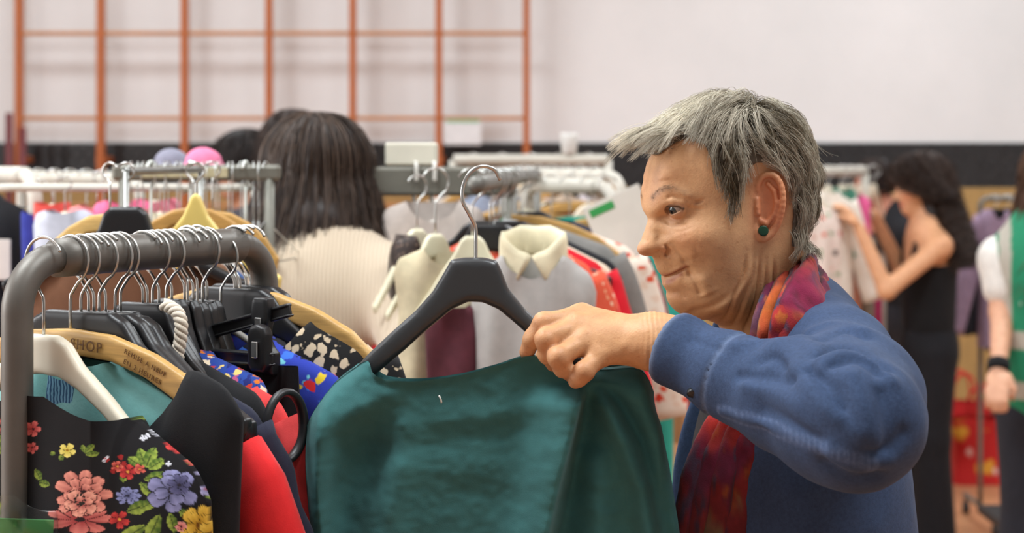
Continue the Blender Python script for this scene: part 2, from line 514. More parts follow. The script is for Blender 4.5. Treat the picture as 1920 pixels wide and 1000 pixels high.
# half widths, at (x, y) of the midline picture (mm)
HW = [(1400, 300, 74), (1430, 300, 73), (1350, 290, 71), (1300, 290, 62), (1262, 300, 48), (1400, 230, 56), (1436, 255, 56), (1345, 235, 53), (1472, 330, 52),
      (1464, 400, 55), (1440, 370, 71), (1400, 355, 73), (1350, 340, 70), (1300, 340, 63), (1270, 340, 53), (1240, 350, 39), (1224, 345, 28),
      (1305, 378, 63), (1262, 372, 49), (1240, 377, 39), (1223, 384, 28), (1263, 391, 46), (1245, 397, 29), (1236, 400, 20), (1225, 406, 12.5),
      (1285, 398, 58), (1275, 428, 59), (1250, 432, 46), (1238, 440, 34), (1231, 440, 20), (1222, 443, 13.5), (1215, 428, 9.5), (1213, 448, 12.5), (1207, 467, 10.5),
      (1221, 466, 15.5), (1232, 466, 18), (1238, 474, 18), (1231, 478, 14), (1246, 468, 31), (1262, 465, 47), (1290, 465, 60), (1320, 460, 65.5), (1352, 440, 68), (1378, 415, 69), (1410, 420, 69), (1430, 440, 67),
      (1240, 494, 17), (1252, 496, 26), (1250, 510, 19), (1258, 513, 24), (1270, 500, 37), (1251, 526, 18), (1262, 528, 27), (1278, 520, 40), (1265, 545, 24), (1282, 545, 36),
      (1262, 560, 18), (1272, 568, 23), (1272, 580, 15), (1290, 575, 31), (1300, 530, 48), (1300, 500, 54), (1330, 500, 62), (1330, 545, 54), (1320, 580, 40), (1360, 480, 64.5), (1362, 535, 59),
      (1352, 575, 47), (1385, 500, 62), (1398, 455, 66), (1390, 560, 52), (1420, 520, 56), (1400, 600, 50), (1430, 580, 52), (1455, 520, 52), (1465, 470, 52), (1430, 640, 55), (1440, 700, 58), (1450, 780, 66)]
_pts, _g = [], []
_sp = np.array([[*ph(x, y, 0)[[0, 2]], R] for x, y, R in SIL])
_cen = np.array([ph(1380, 400, 0)[0], ph(1380, 400, 0)[2]])
_face = 29
for i, (a, b, R) in enumerate(_sp):
    j0, j1 = (i - 1, i + 1)
    if i in (0, _face): j0 = i
    if i in (_face - 1, len(_sp) - 1): j1 = i
    t = _sp[j1, :2] - _sp[j0, :2]; nrm = np.array([t[1], -t[0]]); nrm /= np.linalg.norm(nrm)
    if i >= _face: nrm = nrm
    # outward: the face runs downwards with outside at larger a; the skull runs over the top with outside away from the centre
    if i < _face:
        if nrm[0] < 0 and not (22 <= i <= 24): nrm = -nrm
        if 22 <= i <= 24 and nrm[1] > 0: nrm = -nrm
        if 10 <= i <= 11 and nrm[1] > 0: nrm = -nrm
    elif np.dot(nrm, _sp[i, :2] - _cen) < 0: nrm = -nrm
    d = 1.6 if R < 12 else 3.0
    for s in (0, -d, d):
        _pts.append(_sp[i, :2] + nrm * s); _g.append(-2 * R * s)
for x, y, w in HW:
    x += np.interp(y, [300, 395, 412, 430, 445, 480, 500, 600], [8, 7, 6, 3, 1.5, 1.5, 4, 4]) * np.clip((1320 - x) / 60, 0, 1)
    q = ph(x, y, 0); _pts.append(q[[0, 2]]); _g.append(w * w)
_pts = np.array(_pts); _g = np.array(_g)
A0, A1, B0, B1, RES = -125.0, 135.0, -265.0, 135.0, 0.8
_ga = np.arange(A0, A1, RES); _gb = np.arange(B0, B1, RES)
def _tps(d2): return 0.5 * d2 * np.log(d2 + 1e-6)
_sc = 0.01
_n = len(_pts); K = np.zeros((_n + 3, _n + 3))
_q = _pts * _sc
K[:_n, :_n] = _tps(((_q[:, None] - _q[None]) ** 2).sum(-1)) + np.eye(_n) * 2e-5
K[:_n, _n] = 1; K[:_n, _n + 1:] = _q; K[_n, :_n] = 1; K[_n + 1:, :_n] = _q.T
_w = np.linalg.solve(K, np.concatenate([_g, [0, 0, 0]]))
_GA, _GB = np.meshgrid(_ga, _gb, indexing='ij')
_X = np.stack([_GA.ravel(), _GB.ravel()], 1) * _sc
G2 = np.concatenate([_tps(((c[:, None] - _q[None]) ** 2).sum(-1)) @ _w[:_n] for c in np.array_split(_X, 40)]) + _w[_n] + _X @ _w[_n + 1:]
G2 = G2.reshape(_GA.shape)
# relief: ridges (+) and creases (-) along lines given in photograph pixels with the half width there
_G0 = G2.copy()
def pv(x, y, off=0.0):
    """the point of the bare skull relief that the photograph sees at (x, y)"""
    for v in np.arange(84, 0, -1.0):
        q = ph(x, y, v)
        i = int(np.clip((q[0] - A0) / RES, 0, len(_ga) - 1)); j = int(np.clip((q[2] - B0) / RES, 0, len(_gb) - 1))
        if _G0[i, j] > v * v: return ph(x, y, v + off)
    return ph(x, y, 1.0)
def _line(pts): return np.array([pv(x, y)[[0, 2]] for x, y, v in pts])
_Gab = np.stack([_GA.ravel(), _GB.ravel()], 1).astype(np.float32)
D2 = np.zeros(_GA.size, np.float32)
def relief(pts, amp, wid, taper=True):
    global D2
    L = smooth_path(np.c_[_line(pts), np.zeros(len(pts))], 5 * len(pts))[:, :2].astype(np.float32) if len(pts) > 2 else _line(pts).astype(np.float32)
    lo, hi = L.min(0) - 3.2 * wid, L.max(0) + 3.2 * wid
    m = np.where(((_Gab > lo) & (_Gab < hi)).all(1))[0]
    q = _Gab[m]; best = np.full(len(q), 1e9, np.float32); tt = np.zeros(len(q), np.float32)
    for i in range(len(L) - 1):
        d, t = seg_dist(q, L[i], L[i + 1]); u = d < best
        best[u] = d[u]; tt[u] = (i + t[u]) / (len(L) - 1)
    s = np.clip(np.minimum(tt, 1 - tt) * 5, 0.15, 1) if taper else 1
    D2[m] += (2.7 if wid < 2.9 else 1.7) * amp * np.exp(-(best / wid) ** 2) * s
relief([(1262, 388, 47), (1240, 372, 40), (1228, 366, 30), (1217, 372, 22)], 0.9, 5.0)              # brow ridge
relief([(1296, 380, 58), (1280, 362, 53), (1255, 352, 45), (1235, 357, 36)], 1.4, 6.0)
relief([(1245, 374, 36), (1262, 371, 42), (1282, 376, 50), (1296, 384, 56)], -1.0, 2.6)                 # fold over the lid
relief([(1286, 386, 48), (1300, 382, 56), (1322, 374, 62)], -1.3, 1.5)                                  # crow's feet
relief([(1288, 389, 49), (1304, 391, 57), (1320, 394, 61)], -0.7, 1.2)
relief([(1246, 412, 27), (1262, 423, 38), (1280, 419, 50), (1292, 410, 56)], -1.1, 2.0)                 # bag under the eye
relief([(1254, 414, 32), (1268, 414, 42), (1280, 408, 50)], 0.9, 3.0)
relief([(1262, 434, 44), (1280, 434, 55), (1300, 424, 60)], -0.45, 1.4)
relief([(1255, 450, 32), (1268, 462, 42), (1282, 482, 47), (1292, 500, 48)], -1.7, 2.6)                 # nasolabial fold
relief([(1268, 446, 46), (1284, 466, 52), (1298, 488, 54)], 1.6, 7.0)
relief([(1292, 505, 48), (1302, 525, 52), (1312, 545, 54), (1316, 556, 52)], -1.3, 2.2)                 # marionette line
relief([(1306, 512, 56), (1320, 540, 58), (1330, 556, 57)], 2.0, 7.5)
relief([(1284, 584, 40), (1310, 580, 48), (1340, 572, 52), (1372, 548, 60)], -1.6, 3.5)
relief([(1304, 455, 62), (1306, 475, 62), (1303, 492, 60)], -0.22, 1.2)
relief([(1308, 430, 64), (1310, 450, 64)], -0.2, 1.1)
relief([(1243, 526, 1), (1256, 519, 12), (1272, 511, 22), (1291, 502, 31)], -1.9, 1.3)                 # mouth
relief([(1287, 500, 31), (1294, 506, 36), (1297, 518, 38)], -1.3, 1.7)
relief([(1250, 513, 10), (1262, 508, 18), (1277, 501, 27)], 0.7, 2.2)
relief([(1252, 531, 8), (1264, 526, 16), (1279, 517, 28)], 0.8, 2.4)
relief([(1243, 488, 10), (1247, 500, 10)], 0.5, 2.0)
relief([(1262, 545, 22), (1278, 552, 30), (1286, 562, 30)], -0.8, 2.0)                                   # chin
relief([(1249, 461, 20), (1254, 470, 22), (1250, 479, 20)], -2.0, 1.5, False)                           # wing of the nose
relief([(1240, 461, 17), (1246, 467, 19), (1245, 473, 19)], 1.7, 3.0)
relief([(1222, 475, 8), (1241, 470, 14)], -1.0, 1.9)                                              # nostril
relief([(1229, 453, 14), (1240, 446, 22)], -0.7, 3.0)
relief([(1310, 590, 40), (1350, 577, 53), (1385, 545, 60), (1408, 500, 63), (1415, 465, 66)], 1.6, 6.5)  # jaw line
for i, L in enumerate([[(1400, 470, 66), (1392, 520, 60), (1370, 570, 52), (1350, 620, 45)], [(1413, 470, 66), (1408, 520, 60), (1390, 575, 54), (1372, 630, 50)],
          [(1425, 475, 64), (1421, 530, 58), (1408, 590, 54), (1392, 640, 52)], [(1436, 480, 62), (1434, 540, 56), (1424, 600, 54), (1410, 650, 54)],
          [(1450, 480, 60), (1450, 540, 54), (1442, 600, 53), (1430, 650, 55)]]):
    relief(L, -0.9 if i % 2 else -1.2, 1.8)
    relief([(x + 6, y, v) for x, y, v in L], 0.7, 3.0)
for k, (x0, y0, x1, y1) in enumerate([(1205, 352, 1222, 339), (1210, 341, 1232, 327), (1206, 366, 1214, 360), (1228, 345, 1262, 338), (1225, 330, 1255, 318)]):
    relief([(x0, y0, 12), ((x0 + x1) / 2, (y0 + y1) / 2 - 3, 25), (x1, y1, 38)], -0.35, 1.2)
D2 = D2.reshape(_GA.shape)
_H = np.sqrt(np.maximum(G2, 9.0))
G2 = np.where(G2 > -200, G2 + 2 * _H * D2, G2)
_k = np.array([0.25, 0.5, 0.25])
for _ax in (0, 1):
    G2 = np.apply_along_axis(lambda r: np.convolve(np.pad(r, 1, 'edge'), _k, 'valid'), _ax, G2)
_dGa, _dGb = np.gradient(G2, RES)
_GS = np.stack([G2, _dGa, _dGb], -1).astype(np.float32)
def headG(q):
    x = np.clip((q[:, 0] - A0) / RES, 0, len(_ga) - 1.01); y = np.clip((q[:, 2] - B0) / RES, 0, len(_gb) - 1.01)
    i = x.astype(int); j = y.astype(int); u = (x - i)[:, None]; w = (y - j)[:, None]
    g = _GS[i, j] * (1 - u) * (1 - w) + _GS[i + 1, j] * u * (1 - w) + _GS[i, j + 1] * (1 - u) * w + _GS[i + 1, j + 1] * u * w
    return g
def skull(q):
    g = headG(q)
    v2 = q[:, 1] ** 2
    return (v2 - g[:, 0]) / (2 * np.sqrt(v2 + 0.25 * (g[:, 1] ** 2 + g[:, 2] ** 2) + 4.0))
HOOD = [pv(1246, 381, -1.5), pv(1262, 377, -1.0), pv(1281, 378, -1.0), pv(1300, 382, -1.5)]
EYE = np.array([83.5, 27.0, ph(1271, 390, 31.0)[2]])
def ear_sdf(q):
    helix = [ph(x, y, v) for x, y, v in [(1425, 372, 68), (1420, 352, 70), (1427, 335, 73), (1440, 327, 77), (1455, 332, 82), (1466, 352, 86), (1468, 380, 86), (1463, 405, 82), (1455, 425, 77), (1443, 440, 73), (1431, 446, 70), (1422, 438, 68), (1419, 425, 67)]]
    hr = [2.2, 2.4, 2.7, 2.9, 3.0, 3.0, 3.0, 3.0, 3.4, 4.2, 4.6, 4.2, 3.2]
    hp = smooth_path(np.array(helix), 30); hrr = np.interp(np.linspace(0, 12, 30), np.arange(13), hr)
    d = sd_chain(q, hp, hrr, 2.0)
    # the plate of the ear
    c = np.mean(helix[2:11], axis=0); c[1] -= 5.0
    e1 = np.array(helix[5]) - np.array(helix[1]); e1 /= np.linalg.norm(e1)
    e3 = np.cross(e1, np.array(helix[10]) - np.array(helix[3])); e3 /= np.linalg.norm(e3)
    e2 = np.cross(e3, e1)
    d = smin(d, sd_ell(q, c, (15.0, 29.0, 3.0), np.stack([e1, e2, e3], 1)), 3.0)
    for L, r in (([(1440, 345, 76), (1452, 358, 80), (1456, 380, 81), (1452, 402, 78), (1440, 416, 74)], 2.4), ([(1419, 375, 70), (1421, 388, 71.5), (1421, 400, 71)], 3.2), ([(1427, 414, 71), (1436, 420, 73)], 3.0)):
        d = smin(d, sd_chain(q, [ph(*p) for p in L], [r] * len(L), 1.5), 2.5)
    bowl = sd_ell(q, ph(1436, 388, 80), (8.0, 7.0, 12.0))
    d = smax(d, -bowl, 3.0)
    d = smax(d, -sd_cap(q, ph(1446, 340, 82), ph(1461, 372, 88), 2.2, 2.4), 2.0)
    return d
def head_sdf(q):
    q = q.astype(np.float32)
    d = skull(q)
    for s in (1, -1):
        qs = q * np.array([1, s, 1], np.float32)
        near = np.linalg.norm(qs - EYE, axis=1) < 34
        if near.any():
            n = qs[near]; e = n - EYE
            r = np.linalg.norm(e, axis=1)
            dd = d[near]
            dd = smin(dd, r - 12.5, 2.5)
            az = np.degrees(np.arctan2(e[:, 1], e[:, 0])); el = np.degrees(np.arcsin(np.clip(e[:, 2] / (r + 1e-6), -1, 1)))
            t = np.clip((az + 56) / 134, 0, 1)                       # 0 inner corner .. 1 outer corner
            hi = -22 + 19 * np.sin(PI * t) ** 0.45 + 14 * t
            lo = -24 - 19 * np.sin(PI * t) ** 0.7 + 14 * t
            op = np.maximum(np.maximum(el - hi, lo - el) * r * 0.01745, 10.2 - r)
            op = np.maximum(op, r - 15.0)
            op = np.maximum(op, np.maximum(-56 - az, az - 78) * r * 0.01745)
            hood = sd_chain(n, HOOD, [1.8, 3.0, 3.0, 2.0], 2.0)
            dd = smin(dd, hood, 4.0)
            dd = smax(dd, -op, 0.9)
            d[near] = dd
        m = (qs[:, 1] > 50) & (np.abs(qs[:, 0] - EAR0[0]) < 45) & (np.abs(qs[:, 2] - EAR0[2]) < 55)
        if m.any():
            d[m] = smin(d[m], ear_sdf(qs[m]), 3.0)
    return d
EAR0 = ph(1443, 388, 76)
HV, HF = sdf_mesh(lambda p: head_sdf(p), (-118, -92, -255), (132, 96, 122), 1.05, slack=2.2)
HVh = relax(HV, HF, 1, 0.4)
# colour of the skin where it differs by nature: lips, brows, lid rims, cheeks, ears
def skin_color(q, W):
    px, py = proj(W)
    av = np.abs(q[:, 1])
    c = np.tile(lin((214, 166, 122)), (len(q), 1))
    def tint(w, rgb):
        nonlocal c
        w = np.clip(w, 0, 1)[:, None]; c = c * (1 - w) + lin(rgb) * w
    def g3(x, y, v, r): return np.exp(-(((q - ph(x, y, v)) * [1, 0, 1]) ** 2).sum(1) / r ** 2) * (q[:, 1] > -999)
    def gm(x, y, v, r):
        e = ph(x, y, v); qq = np.stack([q[:, 0], av, q[:, 2]], 1); return np.exp(-((qq - e) ** 2).sum(1) / r ** 2)
    tint(0.55 * gm(1278, 452, 52, 20), (212, 146, 106))
    tint(0.5 * gm(1203, 468, 4, 12), (206, 140, 104)); tint(0.45 * gm(1245, 470, 18, 8), (196, 128, 92))
    tint(0.5 * gm(1215, 350, 20, 26), (220, 158, 116))
    tint(0.45 * gm(1262, 560, 14, 20), (206, 150, 112))
    qq = np.stack([q[:, 0], av, q[:, 2]], 1)
    def ln(pts, w): 
        return np.exp(-(poly_dist(qq.astype(np.float32), smooth_path(np.array([pv(p[0], p[1]) for p in pts]), 14)) / w) ** 2)
    lipu = ln([(1240, 519, 2), (1256, 514, 11), (1272, 507, 22), (1286, 500, 29)], 2.4); lipl = ln([(1250, 530, 3), (1262, 525, 14), (1277, 515, 25)], 2.8)
    tint(0.75 * np.maximum(lipu, lipl), (184, 116, 92))
    tint(0.9 * ln([(1244, 520, 1), (1256, 514, 12), (1272, 508, 22), (1290, 501, 31)], 1.1), (122, 62, 46))
    tint(0.72 * ln([(1224, 371, 24), (1232, 362, 31), (1247, 354, 40), (1266, 354, 47), (1284, 362, 53)], 3.4) * (0.75 + 0.3 * vnoise(q * 0.7)), (132, 104, 82))
    el = np.linalg.norm(qq - EYE, axis=1)
    tint(0.35 * ((el < 14.2) & (q[:, 0] > EYE[0])), (190, 138, 112))
    ev = qq - EYE; er = np.linalg.norm(ev, axis=1)
    az = np.degrees(np.arctan2(ev[:, 1], ev[:, 0])); ee = np.degrees(np.arcsin(np.clip(ev[:, 2] / (er + 1e-6), -1, 1))); tq = np.clip((az + 56) / 134, 0, 1)
    hi = -22 + 19 * np.sin(PI * tq) ** 0.45 + 14 * tq; lo = -24 - 19 * np.sin(PI * tq) ** 0.7 + 14 * tq
    lid = (er < 14.6) & (az > -58) & (az < 92)
    tint(0.92 * lid * np.exp(-((ee - hi - 4) / 7.0) ** 2), (52, 36, 30)); tint(0.35 * lid * np.exp(-((ee - lo + 4) / 5.0) ** 2), (120, 78, 62))
    tint(0.6 * ln([(1288, 386), (1302, 383), (1318, 378)], 0.9), (150, 104, 76))
    ear = np.exp(-(((qq - ph(1445, 388, 80)) / [20, 14, 36]) ** 4).sum(1))
    tint(0.62 * ear, (226, 128, 92))
    tint(0.5 * ln([(1445, 328, 78), (1462, 345, 85), (1469, 380, 86), (1463, 405, 82)], 4.0), (222, 104, 78))
    tint(0.35 * np.clip(-(q[:, 2] + 118) / 40, 0, 1), (208, 150, 108))
    return c
def skin_mat(name='skin', rough=0.5):
    m = NT(name)
    a = m.node('ShaderNodeVertexColor', _layer_name='Col')
    n1 = m.ramp(m.noise(55.0, 5, 0.65), [(0.3, (0.86, 0.82, 0.80)), (0.7, (1.08, 1.08, 1.06))])
    sp = m.ramp(m.noise(170.0, 3, 0.5), [(0.26, (0.86, 0.78, 0.72)), (0.38, (1, 1, 1))])
    c = m.mix(1.0, m.mix(1.0, a.outputs[0], n1, 'MULTIPLY'), sp, 'MULTIPLY')
    m.set(Base_Color=c, Roughness=rough, Specular_IOR_Level=0.4, Subsurface_Weight=0.06, Subsurface_Scale=0.006)
    m.b.inputs['Subsurface Radius'].default_value = (1.0, 0.35, 0.2)
    v = m.node('ShaderNodeTexVoronoi', Scale=520.0); m.link(m.coord(), v.inputs['Vector'])
    mul = m.node('ShaderNodeMath', _operation='ADD'); m.link(v.outputs['Distance'], mul.inputs[0]); m.link(m.noise(110.0, 4, 0.7), mul.inputs[1])
    m.bump(mul.outputs[0], 0.16, 0.0008)
    return m.m
M_SKIN = skin_mat()
WHEAD = h2w(HVh)
woman_parts = [(WHEAD, HF, skin_color(HVh, WHEAD))]
# eyes: ball with iris and pupil, looking forward and down
def eyeball(side):
    n, k = 40, 36
    gz = np.array([0.84, 0.24, -0.42]); gz /= np.linalg.norm(gz)
    u = np.cross(gz, [0, 0, 1.0]); u /= np.linalg.norm(u); w = np.cross(u, gz)
    th = np.concatenate([np.linspace(0, 0.75, 26), np.linspace(0.85, PI, k - 26)])
    ph_ = np.arange(n) * 2 * PI / n
    D = np.cos(th)[:, None, None] * gz + np.sin(th)[:, None, None] * (np.cos(ph_)[None, :, None] * u + np.sin(ph_)[None, :, None] * w)
    r = 10.9 + 0.8 * np.exp(-(th / 0.42) ** 4)
    c0 = EYE * [1, side, 1]
    V, F = surf_grid(c0 + D * r[:, None, None], True)
    T = np.repeat(th, n)
    col = np.tile(lin((176, 156, 140)), (len(V), 1))
    col[T < 0.60] = lin((40, 42, 42)); col[T < 0.53] = lin((56, 60, 58)); col[T < 0.27] = lin((12, 11, 11))
    return h2w(V), F, col
def eye_mat():
    m = NT('eye')
    a = m.node('ShaderNodeVertexColor', _layer_name='Col')
    n = m.ramp(m.noise(300.0, 2), [(0.3, (0.95,) * 3), (0.7, (1.03,) * 3)])
    m.set(Base_Color=m.mix(1.0, a.outputs[0], n, 'MULTIPLY'), Roughness=0.12, Specular_IOR_Level=0.5, Coat_Weight=0.5)
    return m.m
M_EYE = eye_mat()
# ------------------------------------------------------------------ short grey hair
def fdist(q): return skull(q)
def fgrad(q):
    e = 1.0; g = np.stack([fdist(q + np.eye(3)[k] * e) - fdist(q - np.eye(3)[k] * e) for k in range(3)], -1)
    return g / (np.linalg.norm(g, axis=1, keepdims=True) + 1e-6)
# flow of the hair in the picture: position, direction (pixels)
FLOW = np.array([(1425, 188, -.2, -.1), (1385, 190, -1, .12), (1335, 200, -1, .35), (1285, 222, -1, .6), (1245, 255, -.9, .7), (1215, 290, -.75, 1),
        (1400, 225, -.7, .7), (1350, 240, -.75, .75), (1300, 255, -.8, .7), (1330, 285, -.35, 1), (1350, 320, .05, 1), (1370, 360, .05, 1), (1385, 330, -.05, 1), (1345, 345, .2, 1),
        (1385, 265, .15, 1), (1410, 260, .45, .9), (1405, 300, .2, 1), (1430, 290, .8, .5), (1450, 300, .9, .6), (1410, 305, .3, 1), (1450, 250, .7, .75), (1440, 215, .6, .6), (1480, 300, .55, .85), (1495, 250, .6, .8), (1470, 215, .85, .5),
        (1510, 330, .2, 1), (1470, 350, .35, 1), (1490, 390, .15, 1), (1500, 430, -.02, 1), (1480, 440, .05, 1), (1490, 470, -.2, 1)], float)
def flow(q):
    """direction in the head frame (a, b) at head-frame points, symmetrical left and right"""
    qq = q * [1, 0, 1]
    W = h2w(np.stack([q[:, 0], np.abs(q[:, 1]), q[:, 2]], 1)); px, py = proj(W)
    d2 = (px[:, None] - FLOW[None, :, 0]) ** 2 + (py[:, None] - FLOW[None, :, 1]) ** 2
    w = np.exp(-d2 / (2 * 26.0 ** 2)) + 1e-9
    D = (w[:, :, None] * FLOW[None, :, 2:]).sum(1) / w.sum(1, keepdims=True)
    return np.stack([-D[:, 0], np.zeros(len(q)), -D[:, 1]], 1)
ROOT = [(1232, 292), (1262, 270), (1300, 254), (1322, 272), (1334, 300), (1345, 326), (1362, 352), (1374, 372), (1384, 348), (1394, 322), (1420, 304), (1450, 302), (1480, 318), (1490, 345), (1486, 420), (1484, 462), (1540, 470), (1560, 300), (1500, 150), (1350, 130), (1230, 200), (1190, 270)]
def grow(n, seed):
    rg = np.random.default_rng(seed)
    u = rg.random((n * 7, 3)); d = rg.normal(size=(n * 7, 3)); d /= np.linalg.norm(d, axis=1, keepdims=True)
    c = np.array([-10.0, 0, 40.0]); q = c + d * 60.0
    for _ in range(14): q = q - (fdist(q.astype(np.float32)))[:, None] * d * 0.9
    ok = np.abs(fdist(q.astype(np.float32))) < 1.0
    q = q[ok]
    px, py = proj(h2w(np.stack([q[:, 0], np.abs(q[:, 1]), q[:, 2]], 1)))
    back = (q[:, 0] < -38) & (q[:, 2] > -42)
    ok = (inpoly(px, py, ROOT) | back) & (q[:, 2] > -46)
    q = q[ok][:n]
    n = len(q); px, py = proj(h2w(np.stack([q[:, 0], np.abs(q[:, 1]), q[:, 2]], 1)))
    top = np.clip((q[:, 2] - 60) / 40, 0, 1); front = np.clip((q[:, 0] - 40) / 40, 0, 1)
    L = 42 + 26 * top + 6 * front + rg.normal(size=n) * 6
    L = np.where((px < 1400) & (py > 300) & (np.abs(q[:, 1]) > 40), 32 + rg.normal(size=n) * 5, L)
    nape = np.clip((-q[:, 2] - 5) / 30, 0, 1) * (q[:, 0] < -30)
    L = L * (1 - 0.25 * nape)
    K = 10; C = np.zeros((n, K, 3)); C[:, 0] = q
    lift = 6.0 + 6 * top + 3.0 * (q[:, 0] < -50) + rg.normal(size=n) * 1.6
    p = q.copy(); dirp = fgrad(p) * 0.8
    wob = rg.normal(size=(n, 2)) * 0.22
    for k in range(1, K):
        t = k / (K - 1)
        g = fgrad(p); D = flow(p)
        D = D + wob[:, :1] * np.stack([D[:, 2], 0 * D[:, 0], -D[:, 0]], 1)
        D = D + np.array([0, 1.0, 0]) * (wob[:, 1:] + 0.35 * np.sign(p[:, 1:2]) * np.clip((p[:, 2:3] - 55) / 50, 0, 1))
        D = D - (D * g).sum(1, keepdims=True) * g
        D /= np.linalg.norm(D, axis=1, keepdims=True) + 1e-6
        h = fdist(p.astype(np.float32)); tgt = lift * min(1, t * 2.6)
        D = D + g * np.clip((tgt - h) * 0.18, -0.6, 0.9)[:, None]
        fr = (p[:, 0] > 78) | ((q[:, 0] > 60) & (k > 5))
        D = np.where(fr[:, None], 0.65 * dirp + np.array([0.12, 0, -0.30]), D)
        nap = (p[:, 2] < -30) & (p[:, 0] < -20)
        D = np.where(nap[:, None], D + g * 0.25 + np.array([0.25, 0, 0.1]) * (t > .7), D)
        D = 0.55 * dirp + 0.45 * D; D /= np.linalg.norm(D, axis=1, keepdims=True) + 1e-6
        p = p + D * (L / (K - 1))[:, None]; dirp = D
        C[:, k] = p
    return C
def grey_hair(parent):
    rg = np.random.default_rng(5)
    G = grow(900, 11)
    n, K, _ = G.shape; M = 22
    t = np.linspace(0, 1, K)
    ro = rg.normal(size=(n, M, 1, 3)) * 3.4; to = rg.normal(size=(n, M, 1, 3)) * 1.5
    ph0 = rg.random((n, M, 1, 1)) * 6.28
    C = G[:, None] + ro * (1 - t)[None, None, :, None] + to * t[None, None, :, None] * 1.2
    C = C + np.sin(ph0 + t[None, None, :, None] * 5) * rg.normal(size=(n, M, 1, 3)) * 0.7 * t[None, None, :, None]
    C = C.reshape(-1, K, 3)
    ep = [(1408, 352), (1420, 330), (1440, 318), (1462, 322), (1476, 345), (1476, 395), (1462, 430), (1440, 452), (1418, 446), (1408, 410)]
    ex, ey = proj(h2w(np.stack([C[..., 0].ravel(), np.abs(C[..., 1].ravel()), C[..., 2].ravel()], 1)))
    bad = (inpoly(ex, ey, ep) & (np.abs(C[..., 1].ravel()) > 58)).reshape(len(C), K).any(1)
    fp = [(1212, 322), (1236, 292), (1266, 274), (1300, 272), (1318, 296), (1332, 332), (1343, 362), (1352, 400), (1300, 420), (1205, 400)]
    bad |= (inpoly(ex, ey, fp) & (np.abs(C[..., 1].ravel()) > 8)).reshape(len(C), K)[:, 2:].any(1)
    C = C[~bad]
    # a few loose hairs
    fly = rg.choice(len(C), 160, replace=False)
    g = fgrad(C[fly, 5])
    C[fly] += g[:, None] * (t[None, :, None] ** 2) * rg.uniform(4, 16, size=(160, 1, 1)) + rg.normal(size=(160, 1, 3)) * (t[None, :, None] ** 2) * 6
    R = (0.27 * (1 - 0.65 * t ** 1.5))[None] * rg.uniform(0.7, 1.25, size=(len(C), 1))
    R[fly] *= 0.55
    W = h2w(C)
    V, F = strands(W, R * 0.001, 3)
    base = C[:, 4]
    patch = 0.5 + 0.9 * fbm(base * 0.035, 2)
    fr = np.clip((base[:, 0] - 20) / 60, 0, 1) * np.clip((base[:, 2] - 20) / 50, 0, 1)
    mixv = np.clip((patch - .5) * 1.25 + .36 + rg.normal(size=len(C)) * 0.17 + 0.22 * fr + 0.06 - .35 * np.clip((-base[:, 2] - 22) / 20, 0, 1), 0, 1)[:, None]
    c = lin((96, 82, 60)) * (1 - mixv) + lin((236, 227, 206)) * mixv
    col = np.repeat(c, K * 3, axis=0)
    h = obj('hair', V, F, M_HAIR_GREY, parent, col=col)
    h['label'] = 'short tousled grey hair brushed forward over the brow'
    return h
def hair_mat(name, rough=0.42):
    m = NT(name)
    a = m.node('ShaderNodeVertexColor', _layer_name='Col')
    n = m.ramp(m.noise(120.0, 3), [(0.3, (0.86,) * 3), (0.7, (1.1,) * 3)])
    m.set(Base_Color=m.mix(1.0, a.outputs[0], n, 'MULTIPLY'), Roughness=rough, Specular_IOR_Level=0.35)
    return m.m
M_HAIR_GREY = hair_mat('grey_hair')
def hair_cap():
    """the dense under-layer close to the scalp"""
    def f(q):
        d = skull(q.astype(np.float32)) - 2.5
        W = h2w(np.stack([q[:, 0], np.abs(q[:, 1]), q[:, 2]], 1)); px, py = proj(W)
        inside = inpoly(px, py, ROOT) | ((q[:, 0] < -38) & (q[:, 2] > -42))
        return np.where(inside & (q[:, 2] > -46), d, np.maximum(d, 1.0))
    V, F = sdf_mesh(f, (-118, -92, -60), (110, 92, 124), 2.0, slack=2.2)
    V = relax(V, F, 2, 0.5)
    return h2w(V), F, np.tile(lin((104, 94, 80)), (len(V), 1))
# ------------------------------------------------------------------ the grey-haired woman: hands, clothes
def hand_pts(f):
    """five chains of joints; f maps (px, py, Y) to a point"""
    idx = [f(1150, 612, 1.795), f(1090, 594, 1.800), f(1020, 606, 1.783), f(999, 636, 1.786), f(988, 660, 1.794)]
    mid = [f(1150, 625, 1.785), f(1082, 614, 1.785), f(1024, 637, 1.764), f(1027, 664, 1.770), f(1038, 682, 1.786)]
    rin = [f(1155, 640, 1.775), f(1094, 642, 1.772), f(1047, 670, 1.751), f(1056, 690, 1.758), f(1070, 703, 1.776)]
    pin = [f(1160, 655, 1.770), f(1124, 668, 1.764), f(1095, 697, 1.750), f(1085, 708, 1.753), f(1078, 716, 1.760)]
    thu = [f(1215, 640, 1.800), f(1140, 630, 1.832), f(1065, 645, 1.848), f(1020, 668, 1.848)]
    wri = [f(1238, 642, 1.772), f(1262, 648, 1.768), f(1330, 672, 1.740)]
    return idx, mid, rin, pin, thu, wri
